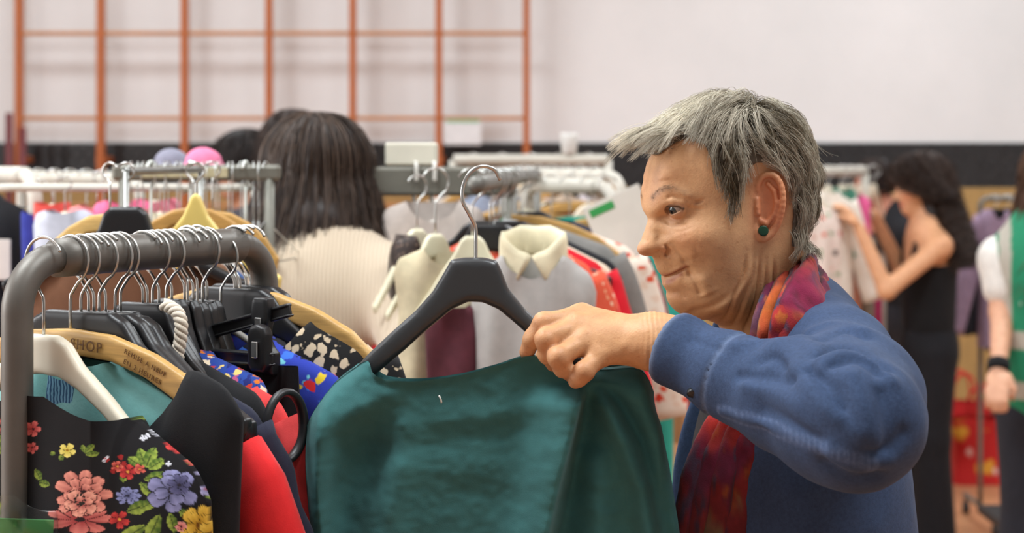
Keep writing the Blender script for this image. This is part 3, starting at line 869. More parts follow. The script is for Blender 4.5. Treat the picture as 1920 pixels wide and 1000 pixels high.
def hand_sdf(K):
    idx, mid, rin, pin, thu, wri = K
    def f(p):
        palm = None
        for ch, r0, r1 in ((idx, .0150, .0125), (mid, .0155, .0125), (rin, .0150, .0120), (pin, .0145, .0110)):
            e = sd_cap(p, wri[0] * 0.72 + ch[0] * 0.28, ch[1], r0 + .002, r1)
            palm = e if palm is None else smin(palm, e, .012)
        arm = smin(sd_cap(p, wri[0], wri[1], .0265, .0265), sd_cap(p, wri[1], wri[2], .0265, .029), .01)
        d = smin(palm, arm, .028)
        for ch, r in ((idx, .0104), (mid, .0107), (rin, .0103), (pin, .0096)):
            e = sd_chain(p, ch[1:], [r * 1.12, r * 1.02, r * .92, r * .78], .002)
            for j, (q, s) in enumerate(((ch[1], 1.26), (ch[2], 1.12), (ch[3], .98))):      # knuckles
                e = smin(e, np.linalg.norm(p - q.astype(np.float32), axis=1) - r * s, .004)
            d = smin(d, e, .0035)
        d = smin(d, sd_chain(p, thu, [.018, .0135, .0120, .0095], .003), .010)
        # tendons and loose skin on the back of the hand
        for ch in (idx, mid, rin):
            s, t = seg_dist(p, wri[0], ch[1])
            d = d - .0011 * np.exp(-((s - .0135) / .006) ** 2) * np.clip(t * 3, 0, 1)
        x = (p[:, 0] - wri[0][0]) * 1000
        w = np.exp(-((x + 8) / 12.0) ** 2)
        d = d + .0006 * w * np.sin(x * 1.3 + 2.0 * vnoise(p * 60))
        d = d + .0005 * vnoise(p * 130)
        return d
    return f
LH = hand_pts(P)
lo = np.min([np.min(c, 0) for c in LH], 0) - .03; hi = np.max([np.max(c, 0) for c in LH], 0) + .03
HANDV, HANDF = sdf_mesh(hand_sdf(LH), lo, hi, .0015, slack=1.8)
HANDV = relax(HANDV, HANDF, 1, .4)
def hand_color(V, K):
    c = np.tile(lin((208, 158, 114)), (len(V), 1))
    for ch in K[:4]:
        for q, r, s in ((ch[1], .011, .35), (ch[2], .012, .5), (ch[-1], .011, .5)):
            w = (s * np.exp(-(np.linalg.norm(V - q, axis=1) / r) ** 2))[:, None]
            c = c * (1 - w) + lin((200, 128, 92)) * w
    return c
woman_parts.append((HANDV, HANDF, hand_color(HANDV, LH)))
# nails are hidden by the curl of the fingers; the right hand steadies the cloth from behind
def P_r(px, py, Y): return P(px + 40, py + 420, 1.95 + (1.78 - Y) * 1.0)
RH = hand_pts(P_r)
lo = np.min([np.min(c, 0) for c in RH], 0) - .03; hi = np.max([np.max(c, 0) for c in RH], 0) + .03
V, F = sdf_mesh(hand_sdf(RH), lo, hi, .003, slack=1.8)
woman_parts.append((V, F, hand_color(V, RH)))
# --- denim shirt
TB = P(1492, 900, 1.93); TBX, TBY = TB[0], TB[1]
SHL, SHR = P(1572, 692, 1.775), np.array([TBX + .02, TBY + .17, 1.425])
ARM = [P(1240, 648, 1.772), P(1262, 655, 1.765), P(1385, 712, 1.715), P(1480, 750, 1.665), P(1560, 782, 1.62), P(1606, 793, 1.592)]
ARMR = [.033, .034, .041, .0505, .0555, .056]
UP = [P(1606, 790, 1.592), P(1604, 745, 1.68), SHL]
UPR = [.056, .060, .056]
RARM = [RH[5][1], P(1440, 870, 2.02), P(1530, 860, 2.09), SHR]
def torso(p, g=0.0):
    q = p - np.array([TBX, TBY, 0], np.float32)
    d = sd_ell(q, (-.005, 0, 1.24), (.118 + g, .165 + g, .235 + g))
    d = smin(d, sd_ell(q, (.0, 0, 1.02), (.125 + g, .160 + g, .26)), .08)
    nb = np.array([TBX - .01, TBY - .01, 1.445])
    d = smin(d, sd_chain(p, [SHL + [0, .03, 0], nb, SHR - [0, .02, 0]], [.052 + g, .060 + g, .052 + g], .03), .05)
    return d
def hit(f, px, py, Y0=1.35, Y1=2.2, n=260):
    Y = np.linspace(Y0, Y1, n); R = np.array([P(px, py, y) for y in Y], np.float32)
    v = f(R); i = np.argmax(v < 0)
    return R[i] if v[i] < 0 else None
def shirt_base(p):
    d = torso(p, .012)
    a = sd_chain(p, ARM, ARMR, .02)
    u = sd_chain(p, UP, UPR, .03)
    d = smin(d, smin(a, u, .035), .03)
    d = smin(d, sd_chain(p, RARM, [.036, .05, .058, .058], .03), .03)
    return d
FOLDS = [([(1379, 652), (1434, 645), (1468, 650)], .0035, .008), ([(1464, 652), (1491, 683), (1517, 724), (1559, 771), (1616, 813)], .0055, .009),
         ([(1387, 706), (1434, 709), (1491, 716)], -.0040, .005), ([(1400, 725), (1450, 735), (1500, 760)], .0030, .008), ([(1595, 709), (1621, 771), (1642, 834)], .0040, .009),
         ([(1538, 672), (1574, 652), (1616, 662), (1657, 692)], -.0065, .006), ([(1559, 688), (1605, 676), (1647, 700)], -.0045, .005), ([(1543, 680), (1585, 664), (1640, 682), (1672, 716)], .0040, .006),
         ([(1540, 640), (1580, 622), (1622, 632)], -.0035, .006), ([(1520, 625), (1570, 610), (1618, 622)], .003, .008),
         ([(1520, 700), (1560, 735), (1592, 790)], -.0045, .008), ([(1650, 740), (1665, 790), (1660, 840)], -.0035, .008),
         ([(1548, 868), (1595, 895), (1642, 890)], -.0050, .007), ([(1630, 846), (1668, 836), (1692, 812)], -.0035, .006), ([(1560, 850), (1610, 872), (1660, 862)], .0035, .009),
         ([(1430, 770), (1480, 790), (1540, 826)], -.0025, .006), ([(1356, 772), (1450, 803), (1564, 845), (1632, 868)], .0022, .004),
         ([(1500, 640), (1530, 660), (1545, 690)], .004, .009), ([(1420, 680), (1455, 672), (1480, 690)], -.003, .006), ([(1300, 640), (1340, 655), (1380, 660)], -.0012, .007)]
FOLD3 = []
for pts, amp, w in FOLDS:
    q = [hit(shirt_base, x, y) for x, y in pts]
    q = [z for z in q if z is not None]
    if len(q) > 1: FOLD3.append((smooth_path(np.array(q), 12).astype(np.float32), amp, w))
CUFF_N = ARM[2] - ARM[1]; CUFF_N = CUFF_N / np.linalg.norm(CUFF_N)
CUFF_E = ARM[1] + CUFF_N * (np.linalg.norm(P(1366, 708, 1.722) - ARM[1]))
def shirt_sdf(p):
    d = shirt_base(p)
    m = np.abs(d) < .03
    if m.any():
        q = p[m]; dd = d[m]
        for L, amp, w in FOLD3:
            e = poly_dist(q, L)
            dd = dd - 2.5 * amp * np.exp(.25 - np.sqrt((1.25 * e / w) ** 2 + .0625))
        dd = dd - .0022 * fbm(q * [14, 14, 9], 2) - .0010 * vnoise(q * 42)
        s = (q - CUFF_E) @ CUFF_N                                # cuff: a band a little proud of the sleeve
        inarm = q[:, 0] < P(1440, 0, 1.72)[0]
        dd = dd - np.where(inarm, .0016 * (s < 0) - .0016 * np.exp(-(s / .0022) ** 2), 0)
        # body creases
        low = np.clip((1.40 - q[:, 2]) / .1, 0, 1) * (q[:, 1] > 1.74)
        dd = dd - .004 * low * np.sin(q[:, 0] * 55 + q[:, 2] * 18 + 2.5 * vnoise(q * 9))
        d[m] = dd
    # open at the cuffs, open down the front, and ending at hip height
    s = (p - ARM[1]) @ CUFF_N
    near = np.linalg.norm(p - ARM[1], axis=1) < .08
    d = np.where(near, smax(d, -(s + .0015), .001), d)
    d = np.where(near & (s < .05), np.maximum(d, -(sd_chain(p, ARM[:3], [ARMR[0] - .0065, ARMR[1] - .0065, ARMR[2] - .0065], .01))), d)
    fr = np.maximum(np.abs(p[:, 1] - (TBY - .075) + (p[:, 0] - TBX) * .35) - (.072 + .02 * np.clip(1.45 - p[:, 2], 0, 1)), p[:, 0] - (TBX - .03))
    d = smax(d, -fr, .006)
    d = smax(d, -sd_cap(p, P(1440, 560, 1.9), P(1450, 690, 1.9), .06, .066), .006)   # neck opening
    d = smax(d, .86 - p[:, 2], .004)
    return d
SHV, SHF = sdf_mesh(shirt_sdf, (TBX - .24, 1.50, .84), (TBX + .24, 2.2, 1.52), .0027, slack=1.7)
SHV = relax(SHV, SHF, 1, .3)
def denim_col(V):
    c = np.tile(lin((54, 70, 99)), (len(V), 1))
    def tint(w, rgb):
        nonlocal c
        w = np.clip(w, 0, 1)[:, None]; c = c * (1 - w) + lin(rgb) * w
    n = fbm(V * [8, 8, 8], 3)
    tint(.30 * np.clip(n + .2, 0, 1), (72, 90, 122))
    s = (V - CUFF_E) @ CUFF_N; arm = V[:, 0] < P(1445, 0, 1.72)[0]
    tint(.45 * arm * np.exp(-((s - .001) / .0035) ** 2), (112, 128, 158))
    e = np.exp(-(((V - ARM[1]) @ CUFF_N) / .004) ** 2) * (np.linalg.norm(V - ARM[1], axis=1) < .07)
    tint(.5 * e, (136, 150, 176))
    seam = FOLD3[16][0] if len(FOLD3) > 16 else None
    if seam is not None:
        ds = poly_dist(V.astype(np.float32), seam)
        tint(.35 * np.exp(-((ds - .006) / .002) ** 2) * (.7 + .3 * np.sin(V[:, 0] * 1400)), (120, 138, 176))
        tint(.35 * np.exp(-(ds / .004) ** 2), (44, 54, 78))
    return c
def denim_mat():
    m = NT('denim')
    a = m.node('ShaderNodeVertexColor', _layer_name='Col')
    n = m.ramp(m.noise(260.0, 4, 0.7), [(0.3, (0.78,) * 3), (0.7, (1.16,) * 3)])
    n2 = m.ramp(m.noise(18.0, 4, 0.6), [(0.3, (0.88,) * 3), (0.7, (1.08,) * 3)])
    m.set(Base_Color=m.mix(1.0, m.mix(1.0, a.outputs[0], n, 'MULTIPLY'), n2, 'MULTIPLY'), Roughness=0.85, Sheen_Weight=0.03, Specular_IOR_Level=0.2)
    m.bump(m.noise(700.0, 3), 0.3, 0.0009)
    return m.m
# --- scarf: pleats of one cloth laid round the neck, both ends hanging down the front
def ribbon(pts, w, th, n=26, k=90, ruf=0.0, seed=0):
    """pleat: a rounded band; w (list) half widths, th half thickness"""
    C = smooth_path([P(*p) for p in pts], k)
    t = np.linspace(0, 1, k)
    w = np.interp(t, np.linspace(0, 1, len(w)), w)
    T = frames(C)
    cen = np.array([TBX - .03, TBY, 0])
    out = C - cen; out[:, 2] = 0; out /= np.linalg.norm(out, axis=1, keepdims=True)
    Bn = np.cross(T, out); Bn /= np.linalg.norm(Bn, axis=1, keepdims=True); N = np.cross(Bn, T)
    a = np.arange(n) * 2 * PI / n
    ca, sa = np.sign(np.cos(a)) * np.abs(np.cos(a)) ** .8, np.sin(a)
    V = C[:, None] + (w[:, None] * ca)[:, :, None] * Bn[:, None] + (th * sa)[None, :, None] * N[:, None]
    V = V + (ruf * vnoise(V * 45 + seed) + .4 * ruf * vnoise(V * 110 + seed))[..., None] * N[:, None]
    A, F = surf_grid(V, True)
    cap = np.array([[0, i + 1, n - 1 - i - 0, 0] for i in range(0)], int).reshape(-1, 4)
    return A, F
SC_P = [
    ([(1490, 500, 2.0), (1476, 506, 1.92), (1448, 540, 1.850), (1426, 590, 1.822), (1417, 640, 1.815), (1392, 715, 1.82), (1338, 800, 1.825), (1298, 890, 1.82), (1268, 1020, 1.815)], [.009, .009, .008, .007, .008, .010, .011, .012, .013], .006),
    ([(1500, 494, 2.0), (1490, 502, 1.91), (1464, 545, 1.832), (1441, 600, 1.800), (1434, 650, 1.795), (1418, 720, 1.80), (1364, 800, 1.812), (1328, 890, 1.812), (1302, 1020, 1.807)], [.009, .010, .010, .010, .010, .011, .011, .012, .013], .007),
    ([(1508, 490, 2.0), (1504, 498, 1.91), (1484, 545, 1.818), (1464, 600, 1.785), (1456, 650, 1.782), (1445, 720, 1.79), (1388, 800, 1.802), (1358, 890, 1.802), (1338, 1020, 1.797)], [.009, .010, .011, .011, .010, .011, .012, .013, .014], .007),
    ([(1516, 490, 2.0), (1518, 502, 1.90), (1524, 548, 1.825), (1508, 600, 1.79), (1482, 650, 1.782), (1470, 720, 1.79), (1414, 800, 1.800), (1390, 890, 1.800), (1374, 1020, 1.795)], [.010, .014, .031, .033, .018, .014, .013, .014, .015], .008),
    ([(1528, 510, 1.98), (1546, 545, 1.88), (1556, 580, 1.835), (1536, 615, 1.81), (1500, 655, 1.80), (1486, 720, 1.80), (1434, 800, 1.807), (1424, 890, 1.807), (1420, 1020, 1.802)], [.010, .016, .022, .018, .014, .016, .018, .020, .020], .007),
    ([(1490, 500, 2.02), (1470, 505, 2.06), (1430, 550, 2.03), (1400, 620, 1.98), (1380, 700, 1.93), (1345, 800, 1.88), (1320, 890, 1.86), (1300, 1020, 1.85)], [.014, .03, .03, .03, .02, .02, .02, .02], .008),
    ([(1530, 540, 1.95), (1540, 600, 1.86), (1510, 660, 1.83), (1492, 720, 1.82), (1470, 800, 1.825), (1466, 890, 1.825), (1466, 1020, 1.82)], [.010, .012, .012, .014, .018, .020, .020], .007)]
def scarf():
    parts, cols = [], []
    for i, (pts, w, th) in enumerate(SC_P):
        A, F = ribbon(pts, w, th, ruf=.0035, seed=i * 9.1)
        t = np.repeat(np.linspace(0, 1, 90), 26); a = np.tile(np.arange(26) / 26.0, 90)
        q = np.stack([t * 9 + i * 3.7, np.abs(a - .5) * 3 + i, np.full_like(t, i * 1.3)], 1)
        n = fbm(q * .9, 3) * 1.5; n2 = fbm(q * 2.3 + 5, 3) * 1.5; n3 = vnoise(q * 9)
        c = np.tile(lin((158, 44, 42) if i != 6 else (64, 30, 26)), (len(t), 1))
        def tint(wt, rgb):
            nonlocal c
            wt = np.clip(wt, 0, 1)[:, None]; c = c * (1 - wt) + lin(rgb) * wt
        tint((n - .02) * 4, (110, 28, 62)); tint(.8 * (n2 - .34) * 5, (176, 88, 40)); tint((-n2 - .30) * 5, (64, 60, 84)); tint((-n - .38) * 6, (150, 130, 84))
        if i == 1: tint(.75 * np.exp(-((t - .33) / .12) ** 2), (186, 96, 34))
        if i == 3: tint(.9 * np.exp(-((t - .30) / .09) ** 2), (132, 32, 66))
        if i == 0: tint(.8 * np.exp(-((t - .42) / .1) ** 2), (70, 62, 84))
        tint(.35 * np.clip(n3 - .15, 0, 1) * 2, (60, 24, 26))
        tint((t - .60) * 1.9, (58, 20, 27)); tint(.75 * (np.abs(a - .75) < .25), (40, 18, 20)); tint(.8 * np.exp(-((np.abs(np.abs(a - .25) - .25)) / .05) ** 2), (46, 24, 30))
        if i in (0, 1): tint(.8 * np.exp(-((t - .72) / .06) ** 2), (186, 48, 38))
        edge = np.exp(-((np.abs(a - .25)) / .045) ** 2) + np.exp(-((np.abs(a - .75)) / .03) ** 2) * 0
        if i == 4:                                            # woven border with small lozenges near the hem
            band = (t > .6) & (np.abs(a - .25) < .085)
            k = np.sin(t * 120); rgb = np.where((k > .2)[:, None], lin((196, 176, 140)), np.where((k < -.5)[:, None], lin((40, 60, 52)), lin((52, 24, 34))))
            c = np.where(band[:, None], rgb, c)
            ln_ = (t > .6) & (np.abs(np.abs(a - .25) - .125) < .018); c = np.where(ln_[:, None], lin((170, 150, 150)), c)
        parts.append((A, F)); cols.append(c)
    V, F = joinmesh(parts)
    return V, F, np.concatenate(cols)
def build_woman():
    V, Fl = joinmesh([(p[0], p[1]) for p in woman_parts])
    w = obj('person', V, Fl, M_SKIN, col=np.concatenate([p[2] for p in woman_parts]))
    tag(w, 'woman with short grey hair and denim shirt holding up a dark green top', 'person')
    for s in (1, -1):
        V, F, c = eyeball(s); obj('eye', V, F, M_EYE, w, col=c)
    grey_hair(w)
    V, F, c = hair_cap(); obj('hair_underlayer', V, F, M_HAIR_GREY, w, col=c)
    # brow and lash hairs
    rg = np.random.default_rng(2)
    C = []
    for s in (1, -1):
        L = smooth_path(np.array([pv(x, y) for x, y in ((1222, 372), (1231, 362), (1247, 354), (1266, 354), (1284, 362))]), 60)
        for _ in range(420):
            t = rg.random(); q = L[int(t * 59)] + rg.normal(size=3) * [.6, .4, 1.5]
            d = np.array([-.55, .6, .25 - .6 * t]) + rg.normal(size=3) * .2
            d /= np.linalg.norm(d); n = np.array([.5, .6, .1])
            k = np.linspace(0, 1, 5)[:, None]
            c = q + d * k * rg.uniform(3, 5.5) + n * (k * .8 - k * k * .9)
            C.append(c * [1, s, 1])
    C = np.array(C); R = np.tile(np.array([.12, .12, .11, .08, .03]) * .001, (len(C), 1))
    V, F = strands(h2w(C), R, 3)
    cc = np.repeat(lin((150, 122, 96)) * rg.uniform(.7, 1.3, (len(C), 1)), 15, 0)
    o = obj('eyebrow', V, F, M_HAIR_GREY, w, col=cc); o['kind'] = 'stuff'
    # earring: a dark green disc
    c = ph(1431, 433, 75.5); n = np.array([.35, .93, .05]); n /= np.linalg.norm(n)
    V, F = tube([h2w(c - n * 1.0), h2w(c + n * 1.4), h2w(c + n * 2.1), h2w(c + n * 2.3)], np.array([5.6, 5.7, 5.0, 4.2]) * .001, 28)
    e = obj('earring', V, F, plastic((14, 62, 40), 0.35), w); e['label'] = 'round dark green stud earring'
    s = obj('denim_shirt', SHV, SHF, denim_mat(), w, col=denim_col(SHV)); s['label'] = 'faded blue denim shirt worn open with buttoned cuffs'
    # cuff button and placket
    for px, py in ((1298, 738),):
        q = hit(shirt_sdf, px, py)
        if q is not None:
            n = np.array([-.10, -.70, -.70]); n /= np.linalg.norm(n)
            V, F = tube([q - n * .003, q + n * .0012, q + n * .0020, q + n * .0021], np.array([.0054, .0056, .0048, .0020]), 18); o = obj('button', V, F, plastic((34, 36, 40), .4), s)
    V, F, c = scarf()
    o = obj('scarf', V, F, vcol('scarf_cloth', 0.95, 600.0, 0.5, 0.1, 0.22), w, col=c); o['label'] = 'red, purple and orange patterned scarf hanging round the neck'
    V, F = sdf_mesh(lambda p: np.maximum(torso(p, 0.0), np.maximum(.80 - p[:, 2], -sd_cap(p, P(1410, 560, 1.9), P(1440, 660, 1.9), .05, .055))), (TBX - .2, 1.70, .78), (TBX + .2, 2.2, 1.5), .008, slack=1.6)
    o = obj('undershirt', V, F, fabric((40, 36, 36)), w); o['label'] = 'dark round-necked top under the open shirt'
    hipY = .095
    def legs(p):
        d = None
        for s in (1, -1):
            y = TBY + s * hipY
            e = sd_chain(p, [np.array([TBX, y * .6 + TBY * .4, .86]), np.array([TBX - .01, y, .48]), np.array([TBX + .02, y, .07])], [.125, .085, .075], .03)
            d = e if d is None else smin(d, e, .03)
        d = smin(d, sd_ell(p, (TBX + .005, TBY, .88), (.135, .165, .13)), .05)
        return np.maximum(d, .07 - p[:, 2])
    V, F = sdf_mesh(legs, (TBX - .25, TBY - .3, .05), (TBX + .25, TBY + .3, 1.03), .012)
    obj('trousers', relax(V, F, 1), F, fabric((38, 40, 50)), w)
    for s in (1, -1):
        y = TBY + s * hipY
        def shoe(p):
            d = smin(sd_cap(p, (TBX + .03, y, .05), (TBX - .14, y, .035), .043, .036), sd_cap(p, (TBX + .02, y, .05), (TBX + .02, y, .10), .045, .045), .03)
            return smax(d, .002 - p[:, 2], .01)
        V, F = sdf_mesh(shoe, (TBX - .22, y - .07, -.01), (TBX + .12, y + .07, .17), .006)
        obj('shoe', V, F, plastic((44, 40, 38), .6), w)
    return w
woman = build_woman()
# ------------------------------------------------------------------ hangers, garments, racks: builders
def sd_poly(x, z, poly):
    poly = np.asarray(poly, np.float32); d = np.full(x.shape, 1e9, np.float32); j = len(poly) - 1
    for i in range(len(poly)):
        ax, az = poly[j]; bx, bz = poly[i]; ex, ez = bx - ax, bz - az
        t = np.clip(((x - ax) * ex + (z - az) * ez) / (ex * ex + ez * ez + 1e-12), 0, 1)
        d = np.minimum(d, (x - ax - t * ex) ** 2 + (z - az - t * ez) ** 2); j = i
    d = np.sqrt(d)
    return np.where(inpoly(x, z, poly), -d, d)
def both(o, i):
    """closed outline from the right half: outer (centre -> tip) and inner (tip -> centre)"""
    h = list(o) + list(i)
    return h + [(-x, z) for x, z in reversed(h) if x > 1e-6]
def slab(poly, t, h=.0025, rnd=.005, bend=0.0, tw=None):
    """rounded slab of half thickness t over an outline in XZ; bend pushes the ends towards -Y; tw(x) scales the thickness"""
    poly = np.asarray(poly, float); lo, hi = poly.min(0) - .012, poly.max(0) + .012
    def f(p):
        y = p[:, 1] + bend * p[:, 0] ** 2
        th = t if tw is None else t * tw(np.abs(p[:, 0]))
        return smax(sd_poly(p[:, 0], p[:, 2], poly), np.abs(y) - th, rnd)
    mx = bend * max(abs(lo[0]), abs(hi[0])) ** 2 + 2.2 * t + .01
    V, F = sdf_mesh(f, (lo[0], -mx, lo[1]), (hi[0], mx * .6 + t, hi[1]), h, slack=1.6)
    return relax(V, F, 1, .4), F
O_WOOD = both([(0, -.070), (.06, -.074), (.12, -.090), (.17, -.112), (.214, -.146)], [(.208, -.166), (.165, -.141), (.11, -.115), (.06, -.101), (0, -.097)])
O_WHITE = both([(0, -.075), (.020, -.075), (.036, -.083), (.054, -.104), (.09, -.132), (.13, -.168), (.18, -.208)], [(.174, -.222), (.125, -.186), (.085, -.152), (.05, -.129), (.025, -.118), (0, -.116)])
O_BLACK = both([(0, -.072), (.045, -.072), (.062, -.080), (.080, -.102), (.12, -.130), (.205, -.172)], [(.204, -.190), (.13, -.158), (.082, -.134), (.05, -.122), (0, -.118)])
O_BEAK = both([(0, -.062), (.010, -.067), (.029, -.095), (.060, -.120), (.11, -.146), (.205, -.185)], [(.200, -.205), (.11, -.172), (.06, -.152), (.03, -.142), (0, -.138)])
O_HAT = both([(0, -.070), (.024, -.070), (.036, -.079), (.045, -.102), (.064, -.119), (.12, -.140), (.205, -.175)], [(.200, -.194), (.12, -.160), (.066, -.142), (.04, -.134), (0, -.132)])
_HM = {}
def hanger_mesh(kind):
    if kind not in _HM:
        if kind == 'wood': V, F = slab(O_WOOD, .0065, .0028, .004, .10)
        elif kind == 'white': V, F = slab(O_WHITE, .0075, .0028, .006)
        elif kind == 'black': V, F = slab(O_BLACK, .0085, .003, .006, .15)
        elif kind == 'hat': V, F = slab(O_HAT, .012, .003, .008, .15)
        elif kind == 'beak': V, F = slab(O_BEAK, .010, .003, .006, .15)
        _HM[kind] = (V, F)
    return _HM[kind]
HOOK_MAT = metal((206, 206, 202), .28)
def hook_curve(R, stem, flip=1, tip=25):
    a = np.radians(np.linspace(180 - tip, -62, 26))
    C = np.stack([flip * R * np.cos(a), 0 * a, R * np.sin(a)], 1)
    C = np.concatenate([C, [[flip * R * .12, 0, -R * 1.32], [0, 0, -R * 1.62], [0, 0, stem]]])
    return smooth_path(C, 60)
_MM = {}
def hanger(kind, mat, loc, yaw=0.0, label=None, group=None, R=.0215, flip=1, wire=.0015, drop=0.0, tilt=0.0, sides=6, tip=25, sx=1.0):
    """a hanger whose hook circles the rail at loc"""
    t = empty('clothes_hanger', loc, (0, tilt, yaw))
    tag(t, label or 'clothes hanger on a rail', 'hanger', group)
    k = (kind, mat.name)
    if k not in _MM: _MM[k] = mk_mesh('hanger_body', *hanger_mesh(kind), mat)
    b = link('hanger_body', _MM[k], t, (0, 0, -drop)); b.scale = (sx, 1, 1)
    k = ('hook', R, flip, wire, sides, round(drop, 3), tip)
    if k not in _MM:
        V, F = tube(hook_curve(R, -.078 - drop, flip, tip), wire, sides)
        _MM[k] = mk_mesh('hook', V, F, HOOK_MAT)
    link('hook', _MM[k], t)
    return t
def tube_hanger(mat, loc, yaw=0, label=None, group=None, R=.0215, flip=1, r=.004):
    t = empty('clothes_hanger', loc, (0, 0, yaw)); tag(t, label, 'hanger', group)
    P_ = [(0, 0, -.078), (.02, 0, -.086), (.10, 0, -.122), (.185, 0, -.160), (.203, 0, -.172), (.200, 0, -.186), (.18, 0, -.190), (0, 0, -.190)]
    full = P_ + [(-x, y, z) for x, y, z in reversed(P_[1:-1])] + [P_[0]]
    V, F = tube(smooth_path(full, 120), r, 8); obj('hanger_body', V, F, mat, t)
    V, F = tube(hook_curve(R, -.082, flip), .0016, 6); obj('hook', V, F, HOOK_MAT, t)
    return t
_GM = {}
def garment_mesh(w=.20, L=.62, T=.03, neck=.085, drop_f=.05, drop_b=.015, top=-.082, slope=.42, sleeve=0.0, flare=.0, seed=0, nx=49, nz=30, wr=1.0, sw=.055, slant=.25):
    """hung garment in the hanger's frame: front (-Y) and back sheet, shoulders, open neck, hanging sleeves"""
    parts = []
    s = np.linspace(-1, 1, nx); r = np.linspace(0, 1, nz) ** 1.25
    S, Rr = np.meshgrid(s, r, indexing='xy')          # rows: r
    for side, dr in ((-1, drop_f), (1, drop_b)):
        tipdrop = .022
        X = S * (w + flare * Rr - .012 * np.clip(Rr * 3, 0, 1) * (1 - Rr) * (1 if sleeve == 0 else 0))
        ax = np.abs(X)
        ztop = top - slope * np.maximum(ax - .02, 0) - tipdrop * np.clip((np.abs(S) - .86) / .14, 0, 1) ** 2
        nk = np.clip(1 - (ax / neck) ** 2, 0, 1)
        ztop = ztop - dr * nk ** .8
        zb = top - L + .012 * np.sin(S * 7 + seed)
        Z = ztop + (zb - ztop) * Rr
        closed = np.clip((ax - neck * .8) / .03, 0, 1)
        g = 1 - closed * np.exp(-(ztop - Z) / .022)
        edge = np.sqrt(np.clip(1 - np.abs(S) ** 3.2, 0, 1))
        q = np.stack([X * 14, Z * 4 + side, np.full_like(X, seed * 1.7 + side * 3)], -1)
        fold = .011 * wr * np.clip((ztop - Z) / .18, 0, 1) * (np.sin(X * 62 + seed * 2 + side + 1.6 * vnoise(q * .5)) * .7 + vnoise(q)) * edge
        fold = fold + .004 * wr * vnoise(q * [2, 4, 1] + 11) * g * edge
        Y = side * (T * g * edge + .0035) * (1 + .25 * Rr) + fold
        A = np.stack([X, Y, Z], -1)
        V, F = surf_grid(A)
        parts.append((V, F if side > 0 else F[:, ::-1]))
    V, F = joinmesh(parts)
    F = F[0]
    n = nx * nz                                       # sew the sides (and hem stays open)
    e = []
    for c in (0, nx - 1):
        for i in range(nz - 1):
            a, b = i * nx + c, (i + 1) * nx + c
            e.append([a, b, b + n, a + n] if c else [a, a + n, b + n, b])
    top_e = [[i, i + 1, i + 1 + n, i + n] for i in range(nx - 1) if min(abs(V[i, 0]), abs(V[i + 1, 0])) > neck * .95]
    F = np.concatenate([F, np.array(e + top_e)])
    parts = [(V, F)]
    if sleeve > 0:
        for sg in (-1, 1):
            z0 = top - slope * (w - .03) - .02
            k = 16; t = np.linspace(0, 1, k)
            C = np.stack([sg * (w - .035 + (sleeve * slant + .02) * t ** .8), -.006 * np.sin(t * 4 + seed), z0 - .012 - sleeve * t], 1)
            V, F = tube(C, sw * (1 - .28 * t), 18, True, (1, .42), up=(0, 1, 0))
            V = V + .006 * wr * vnoise(V * 28 + seed)[:, None] * np.array([.5, 1, .3])
            parts.append((V, F))
    return joinmesh(parts)
def garment(mat, loc, yaw, label, cat='top', name='hanging_blouse', group=None, tilt=0.0, **kw):
    k = (mat.name, tuple(sorted(kw.items())))
    if k not in _GM: _GM[k] = mk_mesh(name, *garment_mesh(**kw), mat)
    o = link(name, _GM[k], None, loc); o.rotation_euler = (0, tilt, yaw)
    return tag(o, label, cat, group)
def collar(parent, mat, neck=.085, top=-.082, slope=.42, df=.05, db=.015, h=.03, T=.03):
    a = np.linspace(-.42 * PI, 1.42 * PI, 50)
    x = neck * np.cos(a); y = (T + .004) * np.sin(a)
    z = top - slope * np.maximum(np.abs(x) - .02, 0) - np.where(y < 0, df, db) * np.clip(1 - (x / neck) ** 2, 0, 1) ** .8 + h * .2
    V, F = tube(np.stack([x, y, z], 1), h * .5, 10, True, (.22, 1.0), up=(0, 0, 1))
    return obj('collar', V, F, mat, parent)
